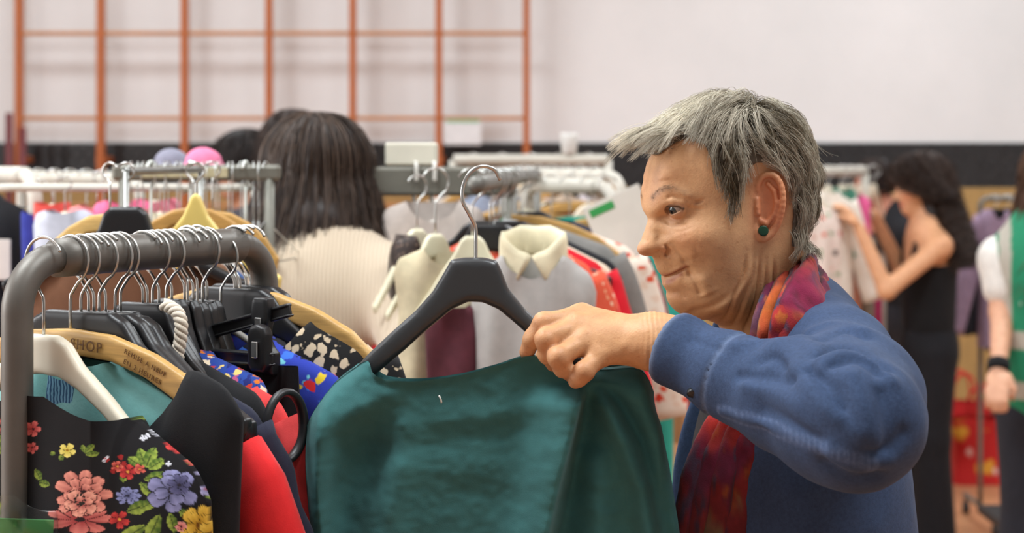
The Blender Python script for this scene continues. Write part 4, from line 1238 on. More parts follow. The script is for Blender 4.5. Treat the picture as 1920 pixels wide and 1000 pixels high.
def rack(label, p0, p1, z, rad, mat, arch=True, foot=.26, group=None, beam=None, name='clothes_rack', legs=True, low=0.0, ext=0.0):
    """clothes rail between plan points p0 and p1: rail, two uprights, feet on castors"""
    p0, p1 = np.asarray(p0, float), np.asarray(p1, float)
    base = (p0 + p1) / 2
    t = empty(name, (base[0], base[1], 0)); tag(t, label, 'clothes rack', group)
    d = (p1 - p0); Ln = np.linalg.norm(d); d = d / Ln; nrm = np.array([-d[1], d[0]])
    off = np.array([base[0], base[1], 0])
    A, B = np.array([*p0, z]) - off, np.array([*p1, z]) - off
    d3, n3 = np.array([*d, 0]), np.array([*nrm, 0])
    if beam:                                          # rectangular beam of half sizes (across, up)
        V, F = bbox((-Ln / 2 - .02, -beam[0], -beam[1]), (Ln / 2 + .02, beam[0], beam[1]), .006)
        M = np.array([d3, n3, [0, 0, 1]]); V = V @ M + (A + B) / 2
        obj('rail', V, F, mat, t, smooth=False)
    else:
        b = rad * 2.6 if arch else 0
        pts = [A + d3 * b, B - d3 * b]
        V, F = tube(np.linspace(pts[0] - d3 * ext, pts[1], 12), rad, 20)
        obj('rail', V, F, mat, t)
    for e, s in ((A, 1), (B, -1)):
        if arch and not beam:
            b = rad * 2.6; a = np.linspace(0, PI / 2, 12)
            arc = e + d3 * s * b * (1 - np.sin(a))[:, None] + np.array([0, 0, -1]) * (b * (1 - np.cos(a)))[:, None]
            pts = np.concatenate([arc, np.linspace(arc[-1] - [0, 0, .05], e * [1, 1, 0] + [0, 0, .09], 8)])
        else: pts = np.linspace(e + [0, 0, .0], e * [1, 1, 0] + [0, 0, .09], 8)
        V, F = tube(pts, rad * .78 if not beam else beam[0] * .9, 16); obj('upright', V, F, mat, t)
        V, F = tube(np.linspace(e * [1, 1, 0] + [0, 0, .085] - n3 * foot, e * [1, 1, 0] + [0, 0, .085] + n3 * foot, 6), rad * .8, 12); obj('foot', V, F, mat, t)
        for q in (-1, 1):
            c = e * [1, 1, 0] + n3 * foot * .93 * q
            V, F = tube([c + d3 * -.011 + [0, 0, .028], c + d3 * .011 + [0, 0, .028]], .028, 16)
            V2, F2 = tube([c + [0, 0, .03], c + [0, 0, .085]], .008, 8)
            V, F = joinmesh([(V, F), (V2, F2)]); obj('castor', V, F, plastic((40, 40, 42), .5), t)
    return t
# ------------------------------------------------------------------ the dark green top held up on its hanger
YG = 1.825
def px2xz(p, Y): q = P(p[0], p[1], Y); return (q[0], q[2])
C0 = P(892, 360, YG)
hang_px = [(846, 487), (870, 483), (908, 483), (932, 489), (941, 508), (953, 540), (985, 580), (1030, 622), (1066, 652), (1092, 672), (1086, 690), (1058, 680), (1005, 640), (965, 605), (935, 580), (905, 567), (878, 566), (848, 580), (805, 615), (760, 655), (716, 692), (668, 728), (652, 733), (652, 716), (665, 692), (690, 664), (735, 622), (780, 582), (812, 546), (832, 512)]
M_HELD = plastic((58, 60, 62), 0.32, 0.5)
poly = [(px2xz(p, YG)[0] - C0[0], px2xz(p, YG)[1] - C0[2]) for p in hang_px]
V, F = slab(poly, .0105, .0028, .009, .5, lambda x: 1 + 2.0 * np.clip(x, 0, .1))
hh = empty('clothes_hanger', tuple(C0)); tag(hh, 'broad dark grey plastic hanger held up inside the green top', 'hanger')
obj('hanger_body', V, F, M_HELD, hh)
hk = [P(892, 490, YG), P(892, 455, YG), P(891, 425, YG), P(880, 402, YG - .004), P(868, 378, YG - .006), P(868, 350, YG - .006), P(880, 325, YG - .004), P(902, 312, YG), P(926, 318, YG + .004), P(938, 338, YG + .006)]
V, F = tube(smooth_path(np.array(hk) - C0, 60), .0021, 8); obj('hook', V, F, HOOK_MAT, hh)
# the cloth: front and back sheet over the picture plane at arm's length; folds are real depth
def green_top():
    nx, ny = 170, 110
    topc = smooth_path(np.array([(574, 800, 0), (590, 768, 0), (625, 722, 0), (660, 694, 0), (690, 675, 0), (703, 695, 0), (730, 706, 0), (790, 708, 0), (860, 699, 0), (930, 681, 0), (985, 664, 0), (1030, 668, 0), (1080, 688, 0), (1130, 694, 0), (1190, 690, 0), (1212, 704, 0), (1226, 735, 0)], float), 400)
    arc = np.r_[0, np.cumsum(np.linalg.norm(np.diff(topc, axis=0), axis=1))]; arc /= arc[-1]
    u = np.linspace(0, 1, nx); tx = np.interp(u, arc, topc[:, 0]); ty = np.interp(u, arc, topc[:, 1])
    v = np.linspace(0, 1, ny)
    YB_ = 1330.0
    U, Vv = np.meshgrid(u, v)
    PY = ty[None] + (YB_ - ty[None]) * Vv ** 1.1
    left = np.interp(PY, [800, 840, 900, 1000, 1330], [574, 570, 571, 580, 600])
    right = np.interp(PY, [735, 800, 880, 1000, 1330], [1226, 1240, 1256, 1275, 1310])
    f = (tx - 574) / (1226 - 574)
    PX = left + (right - left) * f[None]
    blend = np.clip((PY - ty[None]) / 60, 0, 1)
    PX = tx[None] * (1 - blend) + PX * blend
    def ridge(pts, amp, wl, wr, fade=True):
        """sharp fold: full at the line, falling off over wl px to the left and wr px to the right"""
        pts = np.array(pts, float); lx = np.interp(PY, pts[:, 1], pts[:, 0]); d = PX - lx
        a = np.interp(PY, pts[:, 1], np.linspace(0, 1, len(pts)) if len(pts) < 3 else (np.arange(len(pts)) / (len(pts) - 1)))
        ins = (PY >= pts[0, 1]) * np.clip((PY - pts[0, 1]) / 30, 0, 1)
        e = np.where(d < 0, np.exp(-(d / wl) ** 2), np.exp(-(d / wr) ** 2))
        return amp * e * ins
    dep = np.zeros_like(PX)
    dep += ridge([(1088, 715), (1066, 800), (1042, 890), (1018, 1000), (985, 1330)], .036, 62, 12)
    dep -= ridge([(1105, 715), (1096, 800), (1078, 890), (1056, 1000), (1030, 1330)], .020, 15, 34)
    dep += ridge([(1118, 720), (1140, 770), (1168, 830), (1195, 900), (1215, 1000), (1240, 1330)], .016, 20, 22)
    dep -= ridge([(1130, 712), (1165, 760), (1200, 820), (1222, 900), (1240, 1000)], .013, 12, 20)
    dep += ridge([(1105, 830), (1112, 920), (1120, 1000), (1130, 1330)], .008, 22, 26)
    dep += ridge([(1195, 690), (1205, 730), (1228, 800)], .006, 30, 14)
    # the armpit hollow on the left and the soft drapes across the front
    g = lambda x, y, sx, sy, a=0: np.exp(-(((PX - x) * math.cos(a) + (PY - y) * math.sin(a)) / sx) ** 2 - ((-(PX - x) * math.sin(a) + (PY - y) * math.cos(a)) / sy) ** 2)
    dep -= .020 * g(690, 850, 46, 75, .35); dep -= .014 * g(640, 960, 40, 90, .2)
    dep += .012 * g(745, 900, 36, 160, .12); dep += .014 * g(604, 880, 22, 170, .05); dep += .010 * g(680, 760, 90, 26, -.5)
    dep += .0026 * g(930, 770, 200, 18, -.12); dep -= .0022 * g(880, 815, 210, 20, -.12); dep += .0020 * g(860, 870, 180, 22, -.05); dep -= .002 * g(900, 920, 200, 26, .05)
    dep += .0022 * fbm(np.stack([PX / 70, PY / 42, 0 * PX], -1), 3) + .0007 * vnoise(np.stack([PX / 14, PY / 9, 0 * PX + 4], -1))
    closed = np.where((tx < 690) | (tx > 1085), 1.0, 0.0)
    closed = np.convolve(np.pad(closed, 6, 'edge'), np.ones(13) / 13, 'valid')
    dist_top = (PY - ty[None])
    side = np.clip(np.minimum(U, 1 - U) * 14, 0, 1) ** .5
    T = .030 * side * (1 - closed[None] * np.exp(-dist_top / 14)) + .002
    roll = .004 * np.exp(-(dist_top / 7) ** 2)                      # rolled neck edge
    Yf = 1.822 - T - dep - roll - .010 * np.clip((PX - 980) / 300, 0, 1)
    Yk = 1.846 + T * .9 - .3 * dep
    V1 = np.stack([(PX - 960) / FPX * 1.81, Yf, CAM_H - (PY - HOR) / FPX * 1.81], -1)
    low = 16 * np.clip(1 - dist_top / 60, 0, 1) * (1 - closed[None])
    V2 = np.stack([(PX - 960) / FPX * 1.81, Yk, CAM_H - (PY + low - HOR) / FPX * 1.81], -1)
    A, F1 = surf_grid(V1); B, F2 = surf_grid(V2)
    n = nx * ny; e = []
    for c in (0, nx - 1):
        for i in range(ny - 1):
            a, b = i * nx + c, (i + 1) * nx + c
            e.append([a, b, b + n, a + n] if c == 0 else [a, a + n, b + n, b])
    for i in range(nx - 1):
        if closed[i] > .5: e.append([i, i + n, i + 1 + n, i + 1])
    return np.concatenate([A, B]), np.concatenate([F1[:, ::-1], F2 + n, np.array(e)])
V, F = green_top()
gt = obj('green_pullover', V, F, fabric((62, 112, 112), .10, .92, 1100.0, .05, bump=.3)); tag(gt, 'dark green long-sleeved top the grey-haired woman holds by its shoulder', 'top')
t = smooth_path([P(823, 742, 1.766), P(826, 748, 1.765), P(828, 756, 1.766)], 6)
V, F = tube(t, .0009, 6); o = obj('loose_thread', V, F, fabric((214, 214, 206)), gt); o['label'] = 'short white thread on the front'
# ------------------------------------------------------------------ the near rack
FA, FB = P(60, 487, 1.75), P(482, 457, 2.06)
FZ = FA[2]; FB = np.array([FB[0], FB[1], FZ])
fdir = (FB - FA); FLN = np.linalg.norm(fdir); fdir /= FLN
FYAW = math.atan2(fdir[1], fdir[0]) - PI / 2       # hangers stand across the rail
M_FRACK = metal((112, 108, 102), .48, .55)
rack('thick grey tube rack nearest the camera, crowded with wire hooks', FA[:2] - fdir[:2] * .02, FB[:2] + fdir[:2] * .015, FZ, .0205, M_FRACK, True, .25, low=0)
def ft(px):
    """position along the rail seen at column px"""
    k = (px - 960) / FPX
    return (k * FA[1] - FA[0]) / (fdir[0] - k * fdir[1])
def fr(px, dz=0.0): return FA + fdir * ft(px) + np.array([0, 0, dz])
GH = 'hangers on the near rack'
M_BLK = plastic((26, 26, 28), .38); M_WOOD = wood((200, 158, 92)); M_WHT = plastic((232, 222, 200), .4); M_GRYP = plastic((182, 180, 174), .45)
RH_ = .0255
def fh(kind, mat, px, label, dy=0.0, drop=0.0, flip=1, tip=25, tilt=0.0, sx=1.0):
    return hanger(kind, mat, tuple(fr(px, -(RH_ - .0205 - .0019))), FYAW + dy, label, None, RH_, flip, .0017, drop, tilt, 8, tip, sx)
fh('white', M_WHT, 82, 'white plastic hanger at the near end of the grey tube rack', .02, .0, -1)
wh = fh('wood', M_WOOD, 132, 'wooden hanger stamped SHOP behind the white hanger', .0, .002)
fh('black', M_BLK, 152, 'black plastic hanger just behind the stamped wooden hanger', .05, -.017)
fh('black', M_BLK, 166, 'second black plastic hanger behind the stamped wooden hanger', -.03, -.012, -1, 40)
fh('black', M_BLK, 186, 'third black plastic hanger behind the stamped wooden hanger', .04, -.014)
fh('black', M_BLK, 198, 'black plastic hanger holding the red garment by the near upright', .0, -.008, -1, 48)
fh('black', M_BLK, 216, 'black plastic hanger at the end of the first cluster of hooks', -.04, -.010)
fh('black', M_BLK, 268, 'broad black hanger in the middle of the near rack', .05, -.019, -1, 45, 0, .62)
fh('black', M_BLK, 286, 'black hanger right behind the broad one in the middle of the near rack', -.02, -.013, 1, 25, 0, .62)
tube_hanger(M_GRYP, tuple(fr(414, -.012)), FYAW - .02, 'white tubular plastic hanger whose arm bends down beside the green top', None, RH_)
fh('wood', M_WOOD, 444, 'plain wooden hanger at the far half of the near rack', .0, -.023, -1, 58)
fh('black', M_BLK, 440, 'second black hanger from the far end of the near rack', .02, -.025, -1, 50)
fh('black', M_BLK, 462, 'black hanger at the far end of the near rack', -.02, -.027, -1, 62)
for k, (px, fl, tp) in enumerate([(176, -1, 32), (226, 1, 25), (276, -1, 28), (298, -1, 34), (312, 1, 25), (322, -1, 30), (346, -1, 26), (362, -1, 36), (380, 1, 25), (388, -1, 30), (450, -1, 38), (470, -1, 30)]):
    fh('black', M_BLK, px, 'small black hanger squeezed in on the near rack, ' + ['by the red top', 'end of the first cluster', 'left of the white cord', 'over the white cord', 'right of the white cord', 'second right of the white cord', 'before the clips', 'among the clips', 'behind the clips', 'by the blue blotched blouse', 'by the tubular hanger', 'by the far corner'][k], .05 * math.sin(k * 2.1), -.016 + .004 * math.sin(k), fl, tp, 0, .34 if 300 < px < 400 else .5)
# stamped lettering on the wooden hanger
def stamp(text, x, z, size, ang, parent, y=-.0078):
    cu = bpy.data.curves.new('lettering', 'FONT'); cu.body = text; cu.size = size; cu.extrude = .0003; cu.align_x = 'CENTER'; cu.align_y = 'CENTER'; cu.space_character = 1.25
    tmp = bpy.data.objects.new('lettering', cu); COL.objects.link(tmp)
    me = bpy.data.meshes.new_from_object(tmp.evaluated_get(bpy.context.evaluated_depsgraph_get()))
    bpy.data.objects.remove(tmp); bpy.data.curves.remove(cu)
    me.materials.clear(); me.materials.append(plastic((110, 74, 34), .7))
    o = link('lettering', me, parent, (x, y - .10 * x * x, z)); o.rotation_euler = (PI / 2, ang, 0)
    return o
stamp('SHOP', .030, -.0885, .0155, .07, wh)
stamp('REMISE A NEUF', .113, -.1005, .0072, .36, wh); stamp('EN 2 HEURES', .109, -.1100, .0076, .36, wh)
# --- the flowered black top: print worked out cell by cell on the cloth
def flower_print(V):
    px, py = proj(V)
    c = np.tile(lin((20, 18, 20)), (len(V), 1))
    rg = np.random.default_rng(4)
    def put(m, rgb):
        c[m] = lin(rgb)
    def shade(m, t, a, b):
        t = np.clip(t[m], 0, 1)[:, None]; c[m] = lin(a) * (1 - t) + lin(b) * t
    def leaf(x, y, L, W, ang, a=(70, 96, 34), b=(150, 168, 70)):
        dx, dy = px - x, py - y; ca, sa = math.cos(ang), math.sin(ang)
        u = (dx * ca + dy * sa) / L; v = (-dx * sa + dy * ca) / W
        m = (u > 0) & (u < 1) & (np.abs(v) < np.sin(PI * np.clip(u, 0, 1)) ** .8)
        shade(m, .5 + .6 * v + .2 * np.sin(u * 24), a, b)
        put(m & (np.abs(v) < .09), (60, 74, 30))
    def bloom(x, y, R, n, a, b, core=(40, 24, 26), asp=1.0, rings=3, rot=0.0, lo=.35):
        rr = np.random.default_rng(int(abs(x) * 7 + abs(y) * 13 + n))
        dk = tuple(int(.36 * q) for q in a)
        for k in range(rings):
            Rk = R * (1 - k * .30); m_ = n if k == 0 else max(4, n - 2 * k)
            for j in range(m_):
                an = (j + .5 * k) * 2 * PI / m_ + rot + rr.normal() * .10
                Lp = Rk * rr.uniform(.88, 1.0); Wp = Rk * (2.5 / m_ if m_ > 4 else .52) * rr.uniform(.9, 1.15)
                dx, dy = px - x, (py - y) / asp
                u = (dx * math.cos(an) + dy * math.sin(an)) / Lp; v = (-dx * math.sin(an) + dy * math.cos(an)) / Wp
                e = np.clip(u, 0, 1); hw = np.sqrt(np.clip(e, 0, 1)) * np.sqrt(np.clip(1.02 - e ** 5, 0, 1)) * (1 - .12 * (np.abs(v) < .12) * (e > .8))
                m = (u > 0) & (u < 1) & (np.abs(v) < hw)
                shade(m, .1 + .95 * u ** 1.3 - .35 * np.abs(v) ** 2 + .10 * np.sin(v * 9), a, b)
                put(m & ((np.abs(v) > hw - .10) | (u > .965)) & (u > .15), dk)
        put(np.hypot(px - x, (py - y) / asp) < R * .15, core)
    # leaves first
    for L in [(275, 985, 70, 13, 2.6), (300, 965, 62, 14, 2.0), (318, 962, 40, 10, 1.3), (335, 955, 36, 9, .7), (272, 875, 36, 12, -1.9), (272, 878, 44, 12, -1.1), (278, 880, 36, 10, -.55), (262, 872, 26, 9, -2.6), (270, 900, 46, 10, -.25), (262, 905, 40, 9, .8),
              (410, 985, 52, 12, -.95), (415, 990, 46, 12, -.45), (72, 905, 22, 7, .2), (66, 880, 24, 7, 1.1), (158, 848, 14, 5, -1.9), (158, 850, 26, 6, -.7), (160, 853, 26, 6, -.1), (262, 783, 24, 4, .05), (292, 775, 20, 5, .5), (355, 835, 26, 5, .1), (362, 862, 16, 5, 2.6), (356, 868, 22, 5, -.9),
              (230, 905, 18, 7, -1.4), (120, 855, 12, 5, 2.5), (105, 850, 12, 4, 3.0), (392, 935, 30, 6, -1.5), (402, 905, 20, 6, -1.6), (410, 960, 16, 6, 1.9), (238, 960, 46, 13, -.35), (262, 955, 40, 10, -.5), (365, 990, 30, 10, -2.4)]:
        leaf(*L)
    # big rose
    bloom(150, 975, 70, 7, (150, 46, 50), (222, 130, 120), asp=.42, rings=1)
    bloom(155, 926, 60, 9, (140, 40, 46), (236, 158, 140), asp=.80, rings=3, lo=.3)
    bloom(152, 945, 36, 5, (158, 56, 58), (244, 176, 154), (44, 36, 30), asp=.8, rings=2, rot=.5)
    for k in range(9):
        a = k * .7; put(np.hypot(px - 150 - 9 * math.cos(a), py - 938 - 10 * math.sin(a)) < 2.5, (30, 28, 24))
    # the blue anemone and its small companions
    bloom(322, 920, 52, 6, (66, 66, 96), (142, 142, 184), (38, 30, 40), asp=.86, rings=2, rot=.4)
    bloom(336, 910, 24, 7, (50, 48, 74), (92, 90, 126), (34, 28, 36), asp=.9, rings=1)
    bloom(318, 788, 34, 9, (78, 80, 118), (150, 152, 196), (46, 42, 60), asp=.58, rings=2)
    bloom(240, 930, 26, 9, (70, 76, 116), (140, 148, 198), (40, 40, 64), asp=.72, rings=2)
    for x, y in ((418, 935), (388, 918), (398, 895), (380, 885)): bloom(x, y, 15 if x != 380 else 9, 5, (84, 78, 112), (176, 170, 206), (140, 40, 50), rings=1)
    # reds
    for x, y, R in ((332, 832, 24), (240, 885, 18), (220, 875, 13), (262, 880, 12), (366, 860, 17), (224, 975, 21)):
        bloom(x, y, R, 5, (128, 22, 28), (212, 66, 62) if R > 17 and x != 366 else (228, 110, 92), (220, 150, 60), asp=.85, rings=1, rot=x)
    for x, y in ((200, 862), (226, 858), (232, 870), (212, 884)): put(np.hypot(px - x, py - y) < 5, (150, 34, 32))
    bloom(126, 845, 17, 5, (206, 190, 70), (244, 232, 130), (160, 120, 30), asp=.9, rings=1, rot=.3)
    bloom(372, 985, 40, 5, (176, 128, 24), (236, 196, 80), (110, 70, 16), asp=1.0, rings=2, rot=.2)
    bloom(395, 1000, 26, 5, (186, 140, 30), (240, 206, 90), (110, 70, 16), rings=1)
    bloom(340, 988, 12, 6, (200, 96, 96), (240, 170, 160), rings=1)
    for x, y in ((268, 822), (276, 818), (296, 816), (285, 810), (200, 858), (196, 864), (316, 870)): bloom(x, y, 6 if x > 250 else 4, 4, (190, 190, 200), (226, 226, 232), (120, 120, 130), rings=1)
    # the print goes on over the parts the picture does not show
    for k in range(46):
        x_, y_ = rg.uniform(-290, 440), rg.uniform(790, 1700)
        if x_ > -20 and y_ < 1030: continue
        kind = k % 5
        if kind == 0: bloom(x_, y_, 46, 8, (140, 40, 46), (236, 158, 140), asp=.85, rings=3, rot=k)
        elif kind == 1: bloom(x_, y_, 38, 7, (66, 66, 96), (142, 142, 184), (38, 30, 40), asp=.9, rings=2, rot=k)
        elif kind == 2: bloom(x_, y_, 18, 5, (128, 22, 28), (212, 66, 62), (220, 150, 60), rings=1, rot=k)
        elif kind == 3: bloom(x_, y_, 30, 5, (176, 128, 24), (236, 196, 80), (110, 70, 16), rings=2, rot=k)
        for q_ in range(2): leaf(x_ + 30, y_ + 20, 44, 11, k + q_ * .8)
    # yellow edge along the far shoulder seam, red flowers cut by the upright
    yl = np.interp(px, [300, 320, 345, 372, 410], [762, 770, 786, 796, 806])
    m = (px > 306) & (px < 412) & (py > yl - 3) & (py < yl + 9 * np.sin(PI * np.clip((px - 306) / 106, 0, 1)) + 2 * np.sin(px * .4)); put(m, (226, 200, 96))
    bloom(62, 805, 16, 5, (150, 40, 46), (214, 110, 104), rings=1); bloom(60, 840, 12, 5, (150, 40, 46), (214, 110, 104), rings=1)
    bloom(2, 800, 24, 6, (170, 60, 60), (232, 150, 130), rings=2); leaf(-6, 850, 40, 12, -1.2); leaf(-4, 850, 30, 10, -.7)
    # the printed colours follow the cloth; the wrong side is plain
    return c
V, F = garment_mesh(w=.205, L=.50, T=.034, neck=.106, drop_f=.030, drop_b=.050, top=-.106, slope=.55, seed=1, nx=310, nz=400, wr=.35, flare=.02)
def place(V, loc, yaw):
    c, s = math.cos(yaw), math.sin(yaw)
    return np.stack([V[:, 0] * c - V[:, 1] * s + loc[0], V[:, 0] * s + V[:, 1] * c + loc[1], V[:, 2] + loc[2]], 1)
CS_ = np.array([math.cos(FYAW), math.sin(FYAW), 0]); loc = fr(82) + CS_ * .018; VW = place(V, loc, FYAW)
o = obj('flowered_blouse', V, F, vcol('flower_cloth', .9, 900.0, .15, .02, .06), None, col=flower_print(VW), loc=tuple(loc)); o.rotation_euler = (0, 0, FYAW)
tag(o, 'black top printed with roses, blue flowers and leaves, on the white hanger', 'top')
M_BLKF = fabric((22, 22, 24), .15); M_TEAL = fabric((120, 178, 176), .08, .45, 300.0, .0)
garment(M_BLKF, tuple(fr(132)), FYAW, 'plain black top on the stamped wooden hanger', w=.232, T=.03, neck=.165, drop_f=.17, drop_b=.15, top=-.054, slope=.36, seed=2, wr=.5)
garment(M_TEAL, tuple(fr(152)), FYAW + .04, 'pale teal satin blouse behind the stamped wooden hanger', w=.20, T=.026, neck=.05, drop_f=.015, drop_b=.0, top=-.098, slope=.34, seed=3, wr=.4)
M_HERR = NT('herringbone')
wv = M_HERR.node('ShaderNodeTexWave', Scale=70.0, Distortion=6.0); M_HERR.link(M_HERR.coord(), wv.inputs['Vector'])
M_HERR.set(Base_Color=M_HERR.ramp(wv.outputs['Fac'], [(.35, L4((44, 84, 120))), (.65, L4((120, 168, 196)))]), Roughness=.9)
M_HERR = M_HERR.m
garment(M_HERR, tuple(fr(144)), FYAW + .0, 'blue herringbone blouse showing under the stamped wooden hanger', w=.070, T=.02, neck=.02, drop_f=.01, top=-.118, slope=.25, seed=4, wr=.4, L=.5)
garment(fabric((38, 36, 44)), tuple(fr(168)), FYAW - .03, 'charcoal top next to the teal blouse', w=.19, neck=.06, top=-.10, slope=.42, seed=5, sleeve=0)
garment(fabric((52, 50, 60)), tuple(fr(184)), FYAW + .04, 'slate grey top tucked behind the teal blouse', w=.18, neck=.06, top=-.10, slope=.42, seed=6)
garment(fabric((206, 36, 38), .10, .95, 700.0, .1), tuple(fr(200, -.01)), FYAW, 'bright red top with long sleeves beside the flowered top', w=.200, T=.03, neck=.07, top=-.105, slope=.40, sleeve=.50, seed=7, wr=.6, sw=.062, slant=.42)
garment(fabric((40, 42, 58)), tuple(fr(240, -.0)), FYAW, 'dark navy top behind the bright red one', w=.195, neck=.07, top=-.10, slope=.38, seed=8, sleeve=.16)
garment(fabric((30, 30, 32)), tuple(fr(272)), FYAW + .04, 'black top under the broad black hanger', w=.17, neck=.05, top=-.095, slope=.40, seed=9)
garment(fabric((214, 66, 66)), tuple(fr(306, -.015)), FYAW, 'coral red top with a stand collar behind the black trousers', w=.180, neck=.13, top=-.090, slope=.36, drop_f=.05, seed=10, sleeve=.45, sw=.05)
PM = printed('blue_blotch', (44, 62, 168), [(20, 22, 40), (20, 22, 40), (60, 110, 210), (210, 40, 44), (20, 22, 40), (226, 196, 50), (120, 200, 214)], 55.0, (.34, .42))
garment(PM, tuple(fr(418)), FYAW - .03, 'blue blouse blotched with black, red and yellow', w=.190, T=.03, neck=.06, top=-.088, slope=.36, seed=12, sleeve=.2)
PD = printed('beige_dots', (24, 23, 24), [(206, 186, 158), (196, 176, 148)], 62.0, (.40, .46), rnd=.55)
garment(PD, tuple(fr(444)), FYAW, 'black top with beige dots at the far end of the near rack', w=.215, T=.03, neck=.112, top=-.050, slope=.34, drop_f=.10, drop_b=.09, seed=13, sleeve=.15)
PF = printed('busy_flowers', (40, 70, 150), [(216, 120, 44), (200, 60, 44), (230, 200, 120), (40, 60, 160), (190, 90, 130), (240, 220, 190), (30, 40, 110)], 95.0, (.45, .55))
garment(PF, tuple(fr(330)), FYAW, 'blouse of tiny blue and orange flowers behind the clips', w=.135, T=.03, neck=.03, top=-.108, slope=.30, seed=11)
garment(fabric((44, 42, 46)), tuple(fr(440)), FYAW + .02, 'dark top second from the far end of the near rack', w=.19, neck=.07, top=-.085, slope=.40, seed=14)
garment(fabric((96, 70, 60)), tuple(fr(462)), FYAW - .02, 'brown top at the far end of the near rack', w=.185, neck=.07, top=-.085, slope=.40, seed=15)
# --- clip hangers with the black trousers
CLIP = [(-.0095, .004), (-.0115, -.002), (-.0125, -.012), (-.0115, -.022), (-.0085, -.030), (-.0085, -.044), (-.013, -.052), (-.0195, -.058), (-.0195, -.082), (.0195, -.082), (.0195, -.058), (.013, -.052), (.0085, -.044), (.0085, -.030), (.0115, -.022), (.0125, -.012), (.0115, -.002), (.0095, .004)]
CLIPV = slab([(x, z) for x, z in CLIP], .0085, .0018, .004)
CLIPR = slab([(-.010, .012), (-.014, .004), (-.014, -.030), (-.009, -.038), (.009, -.038), (.014, -.030), (.014, .004), (.010, .012), (0, .015)], .0075, .0018, .005)
M_CLIP = plastic((24, 24, 26), .42); M_SPR = metal((214, 214, 212), .25)
def clip_hanger(loc, yaw, roll, half, bz, clips, label, off=.034):
    t = empty('clip_hanger', loc, (0, 0, yaw)); tag(t, label, 'hanger')
    V, F = tube(hook_curve(RH_, bz + .004, -1, 50), .0017, 8); obj('hook', V, F, HOOK_MAT, t)
    V, F = bbox((-half, -.0035, -.0065), (half, .0035, .0065), .002)
    V2, F2 = bbox((-half, -.0055, .0035), (half, .0055, .0075), .0015); V3, F3 = bbox((-half, -.0055, -.0075), (half, .0055, -.0045), .0015)
    V, F = joinmesh([(V, F), (V2, F2), (V3, F3)])
    b = obj('bar', V, F, M_CLIP, t, loc=(off, 0, bz - math.tan(roll) * 0), smooth=False); b.rotation_euler = (0, roll, 0)
    for x, kind, dz in clips:
        z = bz - math.tan(roll) * x
        V, F = CLIPV if kind == 'long' else CLIPR
        c = obj('clip', V, F, M_CLIP, t, loc=(x + off, -.004, z + .012 + dz))
        V, F = bbox((-.0045, -.0105, -.036 if kind == 'long' else -.022), (.0045, -.0080, -.018 if kind == 'long' else -.004), .0008); obj('spring', V, F, M_SPR, c, smooth=False)
    return t
clip_hanger(tuple(fr(370)), FYAW + .0, -.26, .105, -.092, [(.066, 'long', .006), (-.058, 'round', .012)], 'clip hanger with a slanting black bar on the near rack')
clip_hanger(tuple(fr(352)), FYAW - .05, -.02, .095, -.120, [(-.048, 'round', .012), (.08, 'round', .012)], 'clip hanger with a level black bar under the slanting one')
q = fr(370)
def trousers(label, loc, yaw, w, z0, L, mat):
    xs = np.linspace(-1, 1, 31); zs = np.linspace(0, 1, 24)
    X, Z = np.meshgrid(xs, zs)
    e = np.sqrt(np.clip(1 - np.abs(X) ** 4, 0, 1))
    y = .006 + .016 * np.clip(Z * 6, 0, 1) + .005 * np.sin(X * 9 + Z * 4)
    A = np.stack([X * (w + .02 * Z), -y * e, z0 - L * Z], -1); B = np.stack([X * (w + .02 * Z), y * e, z0 - L * Z], -1)
    a, f1 = surf_grid(A); b, f2 = surf_grid(B)
    V, F = joinmesh([(a, f1), (b, f2[:, ::-1])])
    o = obj('hanging_trousers', V, F, mat, None, loc=loc); o.rotation_euler = (0, 0, yaw)
    return tag(o, label, 'trousers')
cs = np.array([math.cos(FYAW), math.sin(FYAW), 0])
trousers('black trousers gripped by the long clip', tuple(q + cs * .094 + np.array([0, 0, 0])), FYAW, .052, -.128, .75, M_BLKF)
trousers('black skirt hanging from the lower clip bar', tuple(fr(352) + cs * .05), FYAW, .05, -.150, .7, fabric((26, 25, 27), .1))
# white care label on the clip bar, twisted white cord, black belt loop
lab = fr(352) + cs * .012 + np.array([-.0, -.014, -.148])
V, F = bbox((-.012, -.0008, -.014), (.012, .0008, .014), .002); o = obj('paper_tag', V, F, plastic((232, 228, 220), .6), None, loc=tuple(lab), smooth=False); o.rotation_euler = (0, .06, FYAW)
tag(o, 'small white tag under the clips on the near rack', 'tag')
def cord():
    C = smooth_path([P(308, 572, 1.845), P(322, 578, 1.84), P(335, 590, 1.835), P(340, 610, 1.832), P(338, 640, 1.832), P(333, 668, 1.832), P(331, 760, 1.835)], 150)
    T = frames(C); B = np.cross(T, [.5, -.86, .2]); B /= np.linalg.norm(B, axis=1, keepdims=True); N = np.cross(B, T)
    t = np.r_[0, np.cumsum(np.linalg.norm(np.diff(C, axis=0), axis=1))]
    root = None
    for k in range(3):
        a = t / .0068 * 2.1 + k * 2 * PI / 3
        V, F = tube(C + .0036 * (np.cos(a)[:, None] * B + np.sin(a)[:, None] * N), .0040, 8)
        m = fabric((228, 216, 198), .08)
        if root is None: root = obj('twisted_cord', V, F, m)
        else: obj('strand', V, F, m, root)
    tag(root, 'thick white twisted cord hanging beside the clips', 'cord')
cord()
a = np.linspace(0, 2 * PI, 60)
ctr = P(535, 800, 1.80)
V, F = tube(np.stack([ctr[0] + .017 * np.cos(a) , ctr[1] + .018 * np.cos(a), ctr[2] + .036 * np.sin(a)], 1), .0062, 12, False, (1, .7)); o = obj('belt_ring', V, F, plastic((30, 30, 32), .45))
tag(o, 'black oval ring of a belt hanging beside the green top', 'belt')
